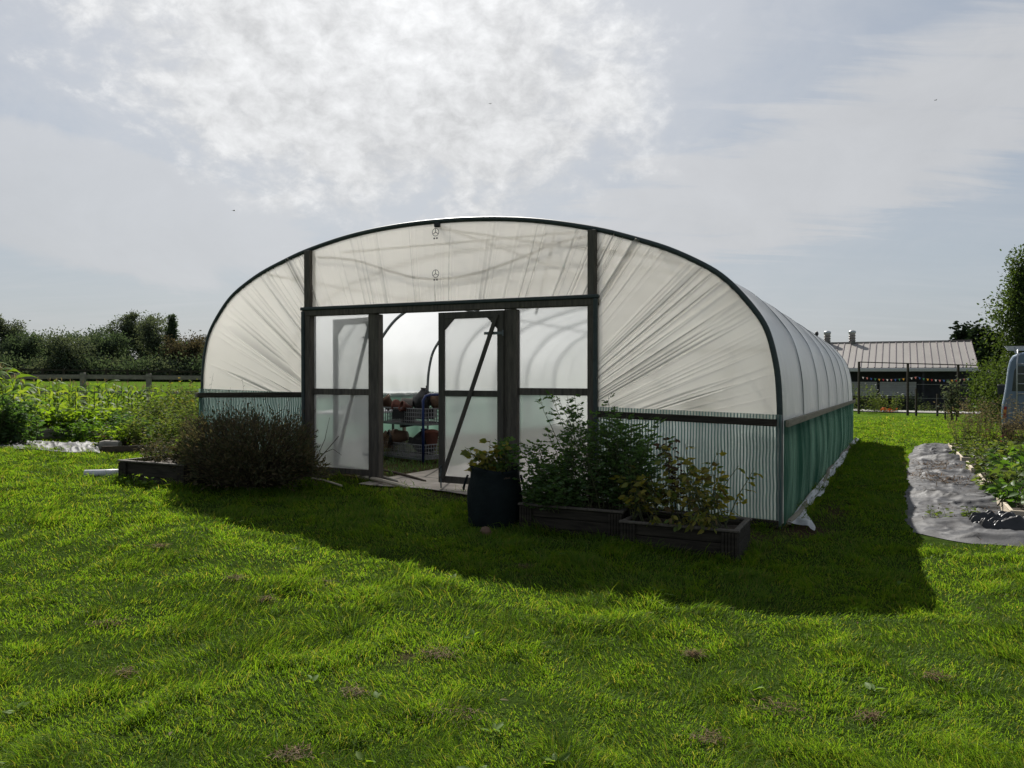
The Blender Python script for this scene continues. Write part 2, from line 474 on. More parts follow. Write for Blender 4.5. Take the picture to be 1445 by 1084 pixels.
    c = blend(m1 * .86, c, colour(cl, .99, 1.0, 1.01))
    nt.links.new(c, bg.inputs['Color'])
    bg.inputs['Strength'].default_value = 1.0
HAZE_L = .255
SKY = .045
make_world()

sun = bpy.data.lights.new('sun', 'SUN'); sun.energy = 4.7; sun.angle = rad(.53); sun.color = (1.0, .96, .89)
so = bpy.data.objects.new('sun', sun); col.objects.link(so)
so.rotation_euler = (-SUN).to_track_quat('-Z', 'Y').to_euler()

cam = bpy.data.cameras.new('camera'); co = bpy.data.objects.new('camera', cam); col.objects.link(co)
cam.sensor_width = 36; cam.lens = 36 * 1090 / 1445; cam.clip_end = 3000; cam.clip_start = .05
co.location = (0, 0, EYE); co.rotation_euler = (PI / 2 - math.atan(12 / 1090), 0, 0)
sc.camera = co
sc.view_settings.view_transform = 'Standard'; sc.view_settings.look = 'None'
sc.view_settings.exposure = 0.9; sc.view_settings.gamma = 1
cy = sc.cycles
cy.use_denoising = True; cy.max_bounces = 14; cy.diffuse_bounces = 8; cy.transmission_bounces = 6; cy.transparent_max_bounces = 16
cy.sample_clamp_indirect = 6; cy.blur_glossy = .5
try: cy.denoiser = 'OPENIMAGEDENOISE'
except Exception: pass

# ------------------------------------------------------------------ ground
def ground_mat():
    m, nt, out = mat('lawn_ground')
    v = objco(nt)
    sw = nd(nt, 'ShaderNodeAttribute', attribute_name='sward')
    a = noise(nt, v, .35, 5, .6); b = noise(nt, v, 9, 5, .7); c = noise(nt, v, 60, 3, .7)
    g1 = ramp(nt, b, [(.3, (.035, .055, .010)), (.55, (.075, .13, .018)), (.75, (.11, .165, .03))])
    g2 = ramp(nt, a, [(.3, (.8, .9, .7)), (.7, (1.15, 1.05, 1.1))])
    mu = nd(nt, 'ShaderNodeMix', {'Factor': 1.0}, data_type='RGBA', blend_type='MULTIPLY')
    nt.links.new(g1, mu.inputs['A']); nt.links.new(g2, mu.inputs['B'])
    at_ = nd(nt, 'ShaderNodeAttribute', attribute_name='bare')
    sl = ramp(nt, c, [(.3, (.03, .02, .012)), (.7, (.085, .06, .04))])
    mx = nd(nt, 'ShaderNodeMix', {}, data_type='RGBA')
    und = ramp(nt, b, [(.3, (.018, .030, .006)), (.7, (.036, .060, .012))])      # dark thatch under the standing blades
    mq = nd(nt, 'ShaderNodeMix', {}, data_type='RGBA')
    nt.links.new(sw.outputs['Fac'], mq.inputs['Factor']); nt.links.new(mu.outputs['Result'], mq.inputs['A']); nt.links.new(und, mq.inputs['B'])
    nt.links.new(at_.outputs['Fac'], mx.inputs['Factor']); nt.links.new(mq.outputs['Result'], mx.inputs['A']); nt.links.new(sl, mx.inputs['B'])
    bp = nd(nt, 'ShaderNodeBump', {'Strength': .8, 'Distance': .03, 'Height': c})
    d = nd(nt, 'ShaderNodeBsdfDiffuse', {'Color': mx.outputs['Result'], 'Normal': bp.outputs[0]})
    nt.links.new(d.outputs[0], out.inputs[0])
    return m
M['lawn'] = ground_mat()

DOOR_XY = W(-4.6, -.25)
def bare(X, Y):
    """0..1: where the turf is worn to soil"""
    r, v = RV(X, Y)
    k = np.exp(-(((r + .0 - .25) / .28) ** 2 + ((v - .05) / .45) ** 2)) * 1.2
    k = np.maximum(k, np.exp(-(((r - .42) / .16) ** 2 + ((v - 1.3) / .9) ** 2)) * .9)
    k = np.maximum(k, np.exp(-(((r + 4.3) / 1.3) ** 2 + ((v + .12) / .30) ** 2)) * 1.2)
    k = np.maximum(k, np.exp(-(((r + .35) / .5) ** 2 + ((v + .7) / .55) ** 2)) * .9)
    k = np.maximum(k, np.where((r > -8.4) & (r < 0) & (v > .1) & (v < 14.8), .75, 0))
    n = vnoise(X * 1.9 + 5, Y * 1.9 + 90) * .6 + vnoise(X * 5.1, Y * 5.1) * .4
    k = np.maximum(k, sstep(.84, .90, n) * .8 * (np.hypot(X, Y) < 30))
    return np.clip(k, 0, 1)

def axis(lo, hi, step, far, n):
    core = np.arange(lo, hi + 1e-6, step)
    e = np.geomspace(step, far, n)
    return np.concatenate([lo - e[::-1], core, hi + e])
gx = axis(-11, 11, .16, 1500, 55); gy = axis(-1, 20, .16, 1500, 60)
GX, GY = np.meshgrid(gx, gy)
GZ = g(GX, GY)
nxg, nyg = len(gx), len(gy)
idx = np.arange(nxg * nyg).reshape(nyg, nxg)
F = np.stack([idx[:-1, :-1], idx[:-1, 1:], idx[1:, 1:], idx[1:, :-1]], -1).reshape(-1, 4)
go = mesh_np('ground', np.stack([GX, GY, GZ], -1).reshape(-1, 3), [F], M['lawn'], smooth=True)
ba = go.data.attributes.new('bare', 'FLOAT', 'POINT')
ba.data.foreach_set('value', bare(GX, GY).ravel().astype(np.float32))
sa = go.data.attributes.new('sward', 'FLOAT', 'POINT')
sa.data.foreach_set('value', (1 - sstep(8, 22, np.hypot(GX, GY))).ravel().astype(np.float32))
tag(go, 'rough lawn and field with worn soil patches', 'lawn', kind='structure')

# ------------------------------------------------------------------ the polytunnel
LEN = 14.84; NH = 8; BAY = LEN / (NH - 1)
UW = 8.44
prof_s = [(0, -.1), (0, .5), (0, 1.0), (.004, 1.35), (.03, 1.70), (.10, 2.03), (.19, 2.24), (.36, 2.47), (.57, 2.69), (.80, 2.85), (1.2, 3.05), (1.65, 3.21), (2.05, 3.33), (2.6, 3.45), (3.1, 3.525), (3.65, 3.57), (4.22, 3.585)]
full = prof_s + [(UW - s, h) for s, h in prof_s[-2::-1]]
def catmull(pts, k):
    o = []
    for i in range(len(pts) - 1):
        p0 = np.array(pts[max(i - 1, 0)]); p1 = np.array(pts[i]); p2 = np.array(pts[i + 1]); p3 = np.array(pts[min(i + 2, len(pts) - 1)])
        for j in range(k):
            t = j / k
            o.append(.5 * (2 * p1 + (p2 - p0) * t + (2 * p0 - 5 * p1 + 4 * p2 - p3) * t * t + (3 * p1 - p0 - 3 * p2 + p3) * t ** 3))
    o.append(np.array(pts[-1])); return np.array(o)
PR = catmull(full, 4)                       # (u, h) from right foot to left foot
PR[:, 1] += np.where(PR[:, 1] > 0, .012 * (PR[:, 0] - 4.22) * np.minimum(1, PR[:, 1] / 2), 0)
up = PR[(PR[:, 0] > .004) & (PR[:, 0] < UW - .004)]
def roofz(u):
    u = np.asarray(u, float)
    return np.interp(u, up[:, 0], up[:, 1])
DIP = .014
def Lc(u, v, z): return (-u, v, z - DIP * v)

pt = thing('polytunnel', 'large milky plastic polytunnel with arched roof, timber doors and green netting skirts', 'polytunnel', (CX, CY, 0), -YAW)

# hoops
def hoop(r, m):
    b = MB(); pts = [(-u, 0, h) for u, h in PR]
    b.tube(pts, r, 10); return b.build('hoop', m, pt, True)
h0 = hoop(.032, M['tape'])
h1 = hoop(.03, M['hoop_metal'])
h1.location = (0, BAY, -DIP * BAY)
for k in range(2, NH):
    h = h1.copy(); col.objects.link(h); h.parent = pt; h.location = (0, BAY * k, -DIP * BAY * k)

# roof film: swept along the hoops, drawn in between them
i0 = np.argmax(PR[:, 1] > .95); i1 = len(PR) - 1 - np.argmax(PR[::-1, 1] > 1.15)
seg = PR[i0:i1 + 1]
tang = np.gradient(seg, axis=0); nrm2 = np.stack([tang[:, 1], -tang[:, 0]], 1); nrm2 /= np.linalg.norm(nrm2, axis=1, keepdims=True)
# outward check
cen = np.array([4.22, 1.5]); flip = np.sign(((seg - cen) * nrm2).sum(1)); nrm2 *= flip[:, None]
vs = np.linspace(.0, LEN + .03, 7 * 20 + 1)
Vv, Sg = np.meshgrid(vs, np.arange(len(seg)), indexing='ij')
ph = np.abs(np.sin(PI * np.clip(Vv, 0, LEN) / BAY))
hgt = seg[Sg, 1]
edge = np.clip(1 - (hgt - 1.15) / .9, 0, 1)
off = .027 - .050 * ph ** .8 + edge * .018 * (vnoise(Vv * 7.0 + 3, hgt * 1.3) - .5) * 2 * (ph > .05) + .008 * (vnoise(Vv * 2.3 + hgt, Sg * .22) - .5)
U = seg[Sg, 0] + nrm2[Sg, 0] * off; H = seg[Sg, 1] + nrm2[Sg, 1] * off
RV_ = np.stack([-U, Vv, H - DIP * Vv], -1).reshape(-1, 3)
ii = np.arange(len(vs) * len(seg)).reshape(len(vs), len(seg))
F = np.stack([ii[:-1, :-1], ii[1:, :-1], ii[1:, 1:], ii[:-1, 1:]], -1).reshape(-1, 4)
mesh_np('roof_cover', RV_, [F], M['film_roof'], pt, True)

# end films with gathers fanning out from the door frame
def ridge(x, seed):
    n = vnoise(x, np.full_like(x, seed)); n2 = vnoise(x * 2.3 + 9, np.full_like(x, seed + 7.3))
    return (1 - np.abs(2 * n - 1)) ** 5 * .7 + (1 - np.abs(2 * n2 - 1)) ** 6 * .5
def endfilm(u0, u1, zlow, centre, k, amp, seed, near, v0=0.0, name='end_film', nu=300, nz=220):
    a = np.linspace(0, 1, nu)
    a = .5 - .5 * np.cos(PI * a) if near else a
    u = u0 + (u1 - u0) * a
    zt = roofz(np.clip(u, .006, UW - .006)) + .004
    b = np.linspace(0, 1, nz)
    Ug, Bg = np.meshgrid(u, b, indexing='ij')
    Zl = zlow(Ug) if callable(zlow) else zlow
    Zg = Zl + (zt[:, None] - Zl) * Bg
    th = np.arctan2(Zg - centre[1], np.abs(Ug - centre[0]) * 1.0) if near else np.arctan2(Ug - centre[0], Zg - centre[1])
    rr = np.hypot(Ug - centre[0], Zg - centre[1])
    env = near_env(Ug, Zg, near)
    w = ridge(th * k + .35 * vnoise(rr * 1.1, th * 3), seed)
    # some gathers die out part way
    die = sstep(.25, .6, vnoise(th * k * .8 + 40, rr * .35 + seed))
    Y = v0 + amp * w * env * die - amp * .2 + .01 * (vnoise(Ug * 1.3, Zg * 1.3 + seed) - .5)
    # stay clear of the timber where it is fixed
    V = np.stack([-Ug, -np.abs(Y) - .004 if v0 == 0 else Y, Zg - DIP * v0], -1).reshape(-1, 3)
    gat = np.clip(w * env * die * 1.4 - .2, 0, 1) ** 1.1 * .95
    ii = np.arange(nu * nz).reshape(nu, nz)
    F = np.stack([ii[:-1, :-1], ii[1:, :-1], ii[1:, 1:], ii[:-1, 1:]], -1).reshape(-1, 4)
    o = mesh_np(name, V, [F], M['film_end'], pt, True)
    o.data.attributes.new('gather', 'FLOAT', 'POINT').data.foreach_set('value', gat.ravel().astype(np.float32))
    return o
def near_env(Ug, Zg, near):
    if near == 1: d = np.abs(Ug - 2.03)
    elif near == 2: d = np.abs(Ug - 6.34)
    else: return .35 + .65 * np.clip(1 - (Zg - 2.5) / 1.3, 0, 1)
    return (1.05 - sstep(.5, 2.1, d)) * np.clip((Zg - 1.05) / .2, .4, 1)
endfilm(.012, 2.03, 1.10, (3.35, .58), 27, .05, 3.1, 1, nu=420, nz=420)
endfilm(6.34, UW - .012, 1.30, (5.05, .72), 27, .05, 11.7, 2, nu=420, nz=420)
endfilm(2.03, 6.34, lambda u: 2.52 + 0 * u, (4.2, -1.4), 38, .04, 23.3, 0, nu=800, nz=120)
# far end: one sheet
ub = np.linspace(.01, UW - .01, 80); bb = np.linspace(0, 1, 40)
Ug, Bg = np.meshgrid(ub, bb, indexing='ij'); Zg = .0 + roofz(ub)[:, None] * Bg
V = np.stack([-Ug, LEN + .03 + .01 * vnoise(Ug * 5, Zg), Zg - DIP * LEN], -1).reshape(-1, 3)
ii = np.arange(80 * 40).reshape(80, 40)
mesh_np('end_film', V, [np.stack([ii[:-1, :-1], ii[1:, :-1], ii[1:, 1:], ii[:-1, 1:]], -1).reshape(-1, 4)], M['film_roof'], pt, True)
b = MB()
for u in (2.1, 3.2, 5.2, 6.3): b.box((-u, LEN - .02, 1.3 - DIP * LEN), (.09, .08, 2.4))
b.box((-4.2, LEN - .02, 2.55 - DIP * LEN), (4.3, .08, .1)); b.build('back_frame', M['frame_wood'], pt)

# skirt nets
def net(name, p0, p1, zb0, zt0, zb1, zt1, m, n=90, billow=.05, seed=1.0, side=False):
    t = np.linspace(0, 1, n); q = np.linspace(0, 1, 24)
    T, Q = np.meshgrid(t, q, indexing='ij')
    p0 = np.array(p0); p1 = np.array(p1)
    d = p1 - p0; out_ = np.array([-d[1], d[0]]) / np.hypot(*d)
    L = np.hypot(*d)
    o = np.minimum(1, np.minimum(T, 1 - T) * 14) * billow * np.sin(PI * Q) * (vnoise(T * L * 1.3 + seed, Q * 1.2) * .9 + .1) + .02 * (vnoise(T * L * 5 + seed, Q * 2) - .5) * np.sin(PI * Q)
    Zb = zb0 + (zb1 - zb0) * T; Zt = zt0 + (zt1 - zt0) * T
    XY = p0 + T[..., None] * d + out_ * o[..., None]
    V = np.concatenate([XY, (Zb + (Zt - Zb) * Q)[..., None]], -1).reshape(-1, 3)
    ii = np.arange(n * 24).reshape(n, 24)
    return mesh_np(name, V, [np.stack([ii[:-1, :-1], ii[1:, :-1], ii[1:, 1:], ii[:-1, 1:]], -1).reshape(-1, 4)], m, pt, True)
e = .045
net('skirt_net', (0.03, -e), (-2.03, -e), .02, 1.19, .08, 1.24, M['net_end'], billow=.03, seed=2)
net('skirt_net', (-6.36, -e), (-UW - .03, -e), .22, 1.36, .28, 1.40, M['net_left'], billow=.03, seed=8)
zt = lambda v: 1.13 - DIP * v
net('skirt_net', (e, LEN + .04), (e, -.03), .0 - DIP * LEN, zt(LEN), .02, zt(0), M['net_side'], 220, .06, 5)
net('skirt_net', (-UW - e, -.03), (-UW - e, LEN + .04), .25, 1.36, .05, 1.36 - DIP * LEN, M['net_side'], 160, .05, 6)
# clear film behind the nets
M['film_skirt'] = film('film_skirt', (.92, .95, .93), .6, .25, .08, .06, .3)
V = [(-.01, 0, 0), (-2.03, 0, .05), (-2.03, 0, 1.15), (-.01, 0, 1.12)]
MB().add([(p[0], -.012, p[2]) for p in V], [(0, 1, 2, 3)]).build('skirt_film', M['film_skirt'], pt)
MB().add([(-6.36, -.012, .2), (-UW, -.012, .26), (-UW, -.012, 1.32), (-6.36, -.012, 1.32)], [(0, 1, 2, 3)]).build('skirt_film', M['film_skirt'], pt)
for xx in (.0, -UW):
    z0 = 1.12 if xx == 0 else 1.33
    MB().add([(xx, 0, .0), (xx, LEN, -DIP * LEN), (xx, LEN, z0 - DIP * LEN), (xx, 0, z0)], [(0, 1, 2, 3)]).build('skirt_film', M['film_skirt'], pt)

# timber rails round the skirt
def rail(a, c, w, h, m, name): return MB().bar(a, c, w, h, bev=.006).build(name, m, pt)
rail((-.02, -.075, 1.105), (-2.02, -.075, 1.155), .035, .075, M['dark_wood'], 'end_rail')
rail((-6.35, -.075, 1.33), (-UW + .0, -.075, 1.30), .035, .075, M['dark_wood'], 'end_rail')
rail((.0, -.075, .045), (-2.02, -.075, .10), .035, .08, M['dark_wood'], 'end_rail')
rail((.082, -.06, 1.10), (.082, LEN + .05, 1.10 - DIP * LEN), .035, .075, M['rail_wood'], 'side_rail')
rail((-UW - .082, -.06, 1.30), (-UW - .082, LEN + .05, 1.30 - DIP * LEN), .035, .075, M['rail_wood'], 'side_rail')
# base batten, lifting and bowing a little
pts = [(.10 + .03 * math.sin(k * 1.3), v, .055 + .02 * math.sin(k * .9 + 1) - DIP * v) for k, v in enumerate(np.linspace(-.02, LEN, 22))]
MB().tube(pts, .030, 6).build('base_rail', M['rail_wood'], pt)

# loose plastic lying along the base on the right
n1, n2 = 150, 14
vv = np.linspace(-.06, LEN, n1); q = np.linspace(0, 1, n2)
Vg, Q = np.meshgrid(vv, q, indexing='ij')
wid = .04 + .09 * vnoise(vv * 1.1 + 4, vv * 0)[:, None] + .14 * np.exp(-((vv[:, None]) / .7) ** 2)
r = .09 + Q * wid
wx, wy = CX + r * RD[0] + Vg * VD[0], CY + r * RD[1] + Vg * VD[1]
z = g(wx, wy) + .03 + (1 - Q) * .05 + .035 * vnoise(Vg * 5 + 7, Q * 4) * (.3 + Q) 
ii = np.arange(n1 * n2).reshape(n1, n2)
mesh_np('base_sheet', np.stack([r, Vg, z], -1).reshape(-1, 3), [np.stack([ii[:-1, :-1], ii[1:, :-1], ii[1:, 1:], ii[:-1, 1:]], -1).reshape(-1, 4)], M['loose_film'], pt, True)

# door frame
def post(u, w, z0, z1, v=.0, dp=.15, m='frame_wood'):
    return MB().box((-u, v, (z0 + z1) / 2), (w, dp, z1 - z0), bev=.006).build('door_post', M[m], pt)
post(6.315, .10, .15, float(roofz(6.315)) - .02); post(2.075, .10, .0, float(roofz(2.075)) - .02)
post(5.185, .17, .18, 2.42, .0, .11); post(3.135, .17, .12, 2.41, .0, .11)
MB().bar((-6.40, -.02, 2.475), (-2.0, -.02, 2.455), .12, .085, bev=.008).build('lintel', M['frame_wood'], pt)
# plastic-wrapped battens that clamp the film to the frame
b = MB().bar((-6.42, -.075, 2.535), (-1.98, -.075, 2.515), .05, .045, bev=.01).bar((-6.372, -.085, 2.50), (-6.372, -.085, .3), .05, .045, (0, 1, 0), .01).bar((-2.018, -.085, 2.49), (-2.018, -.085, .06), .05, .045, (0, 1, 0), .01)
b.build('film_batten', M['tape'], pt)

def pane(parent, u0, u1, z0, z1, v, seed, local=False):
    n = 24
    t = np.linspace(0, 1, n)
    A, B = np.meshgrid(t, t, indexing='ij')
    u = u0 + (u1 - u0) * A; z = z0 + (z1 - z0) * B
    y = v + .008 * (vnoise(u * 4 + seed, z * 4) - .5)
    ii = np.arange(n * n).reshape(n, n)
    return mesh_np('pane', np.stack([-u, y, z], -1).reshape(-1, 3), [np.stack([ii[:-1, :-1], ii[1:, :-1], ii[1:, 1:], ii[:-1, 1:]], -1).reshape(-1, 4)], M['film_pane'], parent, True)

def fixed_panel(u0, u1, zb, zm, ztop, seed):
    fp = thing('fixed_panel', None, None); fp.parent = pt
    for z, h in ((zm, .085), (zb + .04, .08)): MB().box((-(u0 + u1) / 2, .02, z), (u1 - u0, .06, h), bev=.006).build('crossrail', M['frame_wood'], fp)
    pane(fp, u0, u1, zb + .08, zm - .043, .02, seed); pane(fp, u0, u1, zm + .043, ztop, .02, seed + 5)
    return fp
fixed_panel(5.27, 6.265, .24, 1.375, 2.435, 1)
fixed_panel(2.125, 3.05, .10, 1.405, 2.415, 2)

def door_leaf(wd, zb, zt, zm, flip):
    """origin at the hinge foot; the leaf runs along -x (flip=1) or +x"""
    lf = thing('door_leaf', None, None); lf.parent = pt
    s = flip; w = .085; t = .045
    MB().box((s * w / 2, 0, (zb + zt) / 2), (w, t, zt - zb), bev=.005).build('stile', M['door_wood'], lf)
    MB().box((s * (wd - w / 2), 0, (zb + zt) / 2), (w, t, zt - zb), bev=.005).build('stile', M['door_wood'], lf)
    for z, h in ((zb + w / 2, w), (zm, .075), (zt - w / 2, w)):
        MB().box((s * wd / 2, .001, z), (wd - 2 * w, t - .004, h), bev=.005).build('crossrail', M['door_wood'], lf)
    MB().bar((s * (wd - w * .8), -.040, zb + .06), (s * w * .9, -.040, zt - .05), .05, .03, (0, 1, 0), .004).build('brace', M['door_wood'], lf)
    for x, z, a in ((wd - w, zt - w, 1), (w, zt - w, -1)):
        k = .14; b = MB()
        b.add([(s * x, -.018, z), (s * (x - a * k), -.018, z), (s * x, -.018, z - k), (s * x, .018, z), (s * (x - a * k), .018, z), (s * x, .018, z - k)], [(0, 1, 2), (5, 4, 3), (0, 3, 4, 1), (1, 4, 5, 2), (2, 5, 3, 0)])
        b.build('corner_gusset', M['door_wood'], lf)
    for z0, z1, sd in ((zb + w, zm - .037, 3), (zm + .037, zt - w, 4)):
        n = 20; tt = np.linspace(0, 1, n); A, B = np.meshgrid(tt, tt, indexing='ij')
        x = s * (w + (wd - 2 * w) * A); z = z0 + (z1 - z0) * B; y = .008 * (vnoise(x * 4 + sd, z * 4) - .5)
        ii = np.arange(n * n).reshape(n, n)
        mesh_np('pane', np.stack([x, y, z], -1).reshape(-1, 3), [np.stack([ii[:-1, :-1], ii[1:, :-1], ii[1:, 1:], ii[:-1, 1:]], -1).reshape(-1, 4)], M['film_pane'], lf, True)
    b = MB().tube([(s * (wd - .045), -.03, zb - .10), (s * (wd - .045), -.03, zb + .22)], .010, 8).tube([(s * (wd - .045), -.03, zb + .2), (s * (wd - .045), -.07, zb + .2)], .009, 8)
    b.box((s * (wd - .045), -.03, zb + .10), (.05, .02, .04)); b.build('drop_bolt', M['hoop_metal'], lf)
    for z in (zb + .28, zt - .28):
        MB().box((s * .13, -.028, z), (.26, .006, .035)).tube([(0, -.03, z - .035), (0, -.03, z + .035)], .012, 8).build('hinge', M['hoop_metal'], lf)
    return lf
dr = door_leaf(.93, .235, 2.40, 1.375, -1); dr.location = (-3.21, -.075, 0)
dl = door_leaf(.93, .235, 2.40, 1.375, -1); dl.location = (-5.24, .09, 0); dl.rotation_euler = (0, 0, rad(-15))

# metalwork inside
b = MB(); b.tube([Lc(4.2, 0.05, 3.53), Lc(4.2, LEN, 3.53)], .022, 8); b.build('ridge_tube', M['hoop_metal'], pt, True)
for u in (1.3, 7.14):
    MB().tube([Lc(u, .05, float(roofz(u)) - .05), Lc(u, LEN, float(roofz(u)) - .05)], .02, 8).build('purlin', M['hoop_metal'], pt, True)
for k in (0, 2, 4, 6):
    zc = float(roofz(6.0)) - .06
    MB().tube([Lc(6.05, k * BAY + .45 * (k == 0), zc), Lc(2.4, k * BAY + .45 * (k == 0), zc)], .018, 8).build('crossbar', M['hoop_metal'], pt, True)
MB().tube([Lc(4.2, .05, 3.50), Lc(2.3, 1.9, 3.30)], .018, 8).build('brace_tube', M['hoop_metal'], pt, True)
MB().tube([Lc(3.7, BAY, 2.55), Lc(2.6, .1, 3.36)], .018, 8).build('brace_tube', M['hoop_metal'], pt, True)
pipe = [(6.25, 3.27), (5.9, 3.24), (5.5, 3.16), (5.0, 3.0), (4.6, 2.89), (4.2, 2.855), (3.8, 2.88), (3.4, 2.96), (3.0, 3.07), (2.6, 3.19), (2.3, 3.235), (2.08, 3.25)]
MB().tube([(-p[0], .10, p[1]) for p in catmull(pipe, 3)], .016, 8).build('irrigation_pipe', M['black_pot'], pt, True)
b = MB().box((-4.2, -.02, 3.535), (.08, .05, .06), bev=.01).tube([(-4.2, -.02, 3.53), (-4.2, .2, 3.50)], .02, 8); b.build('ridge_bracket', M['black_pot'], pt)
for z in (3.435, 2.905):
    b = MB(); n = 28; c = Vector((-4.2, -.062, z)); ro, ri = .052, .045
    vs = [c + Vector((math.cos(2 * PI * k / n) * r, y, math.sin(2 * PI * k / n) * r)) for r in (ro, ri) for y in (0, .002) for k in range(n)]
    fs = []
    for k in range(n):
        j = (k + 1) % n
        fs += [(k, j, 2 * n + j, 2 * n + k), (n + k, n + j, 3 * n + j, 3 * n + k), (k, j, n + j, n + k), (2 * n + k, 2 * n + j, 3 * n + j, 3 * n + k)]
    b.add(vs, fs)
    for a in (90, 210, 330):
        p = c + Vector((math.cos(rad(a)) * .044, .001, math.sin(rad(a)) * .044))
        b.bar(c + Vector((0, .001, 0)), p, .008, .002, (0, 1, 0))
    for dx in (-.02, .02): b.box(c + Vector((dx, .001, -.078)), (.022, .003, .02))
    b.build('printed_mark', M['grey_pot'], pt)
# ------------------------------------------------------------------ foliage materials
M['grass'] = leafm('grass', [(.040, .088, .009), (.072, .142, .012), (.058, .126, .013), (.112, .180, .020), (.086, .158, .014), (.18, .17, .055)], .58, (1.8, 1.65, .6), .05, .5)
M['thatch'] = leafm('thatch', [(.13, .085, .05), (.19, .13, .075), (.075, .05, .032), (.05, .035, .022)], .3, (1.1, 1.0, .8), .05)
M['tomato'] = leafm('tomato', [(.045, .09, .028), (.06, .115, .03), (.08, .135, .04), (.05, .09, .045)], .45, (1.5, 1.6, .7), .12)
M['yellow_leaf'] = leafm('yellow_leaf', [(.07, .12, .03), (.18, .17, .035), (.25, .21, .045), (.09, .14, .03), (.13, .09, .04), (.07, .13, .03)], .45, (1.5, 1.4, .6), .08)
M['brown_leaf'] = leafm('brown_leaf', [(.05, .035, .022), (.08, .05, .03), (.035, .028, .02)], .25, (1.2, 1.0, .8), .05)
M['dark_bush'] = leafm('dark_bush', [(.06, .06, .034), (.085, .076, .046), (.125, .09, .055), (.045, .06, .032), (.12, .11, .06)], .25, (1.3, 1.3, .8), .06)
M['stem'] = solid('stem', (.07, .085, .03), (.05, .05, .025), .7, scale=20)
M['dry_stem'] = solid('dry_stem', (.07, .05, .032), (.035, .026, .018), .85, scale=20)
M['bark'] = solid('bark', (.07, .055, .04), (.035, .028, .022), .9, scale=8, stretch=(3, 3, .6), bump=.6)
M['lime'] = leafm('lime', [(.07, .14, .012), (.10, .18, .018), (.13, .20, .03), (.05, .11, .012)], .55, (1.9, 1.7, .6), .14)
M['corn'] = leafm('corn', [(.07, .13, .018), (.10, .165, .025), (.14, .19, .04)], .55, (1.8, 1.6, .6), .12, .5)
M['weed'] = leafm('weed', [(.06, .095, .022), (.085, .12, .03), (.045, .08, .02), (.12, .13, .05)], .5, (1.6, 1.5, .7), .1)
M['chard'] = leafm('chard', [(.04, .095, .015), (.06, .125, .02), (.08, .15, .03)], .5, (1.7, 1.6, .6), .15, .45)
M['tan_seed'] = leafm('tan_seed', [(.16, .13, .075), (.12, .11, .05), (.2, .16, .1)], .4, (1.2, 1.1, .8), .05)
M['red_leaf'] = leafm('red_leaf', [(.12, .025, .035), (.16, .035, .045), (.07, .03, .025)], .4, (1.4, 1, 1), .08)
M['orange_leaf'] = leafm('orange_leaf', [(.45, .12, .03), (.35, .08, .03), (.12, .12, .03)], .35, (1.2, 1, .8), .08)
M['flower_white'] = leafm('flower_white', [(.6, .6, .55), (.7, .7, .66)], .4, (1, 1, 1), .05)
M['flower_yellow'] = leafm('flower_yellow', [(.55, .38, .03), (.6, .45, .05)], .4, (1, 1, 1), .05)

# ------------------------------------------------------------------ lawn grass
BEDS = []            # (r0, r1, v0, v1) footprints where turf does not grow
BEDS += [(-8.5, .09, -.03, 14.9)]
BEDS += [(-1.19, -.1, -1.72, -1.08), (-2.32, -1.21, -1.52, -.9), (-7.95, -6.7, -1.82, -.62)]
def on_bed(X, Y, grow=0):
    r, v = RV(X, Y); k = np.zeros(X.shape, bool)
    for a, b_, c, d in BEDS: k |= (r > a - grow) & (r < b_ + grow) & (v > c - grow) & (v < d + grow)
    return k
MEMBRANE = np.array([(1.35, -.15), (1.25, .35), (1.2, 1.1), (1.22, 2.4), (1.2, 3.4), (1.27, 4.6), (1.25, 6.2), (1.33, 8.2), (1.34, 10.0), (1.48, 12.2), (1.55, 13.6), (2.6, 13.7), (7, 13.6), (7, -.35), (3.2, -.3), (2.1, -.1)])
def inside(poly, x, y):
    k = np.zeros(x.shape, bool); n = len(poly)
    for i in range(n):
        x0, y0 = poly[i]; x1, y1 = poly[(i + 1) % n]
        c = ((y0 > y) != (y1 > y)) & (x < (x1 - x0) * (y - y0) / (y1 - y0 + 1e-12) + x0)
        k ^= c
    return k
LEFT_GARDEN = None
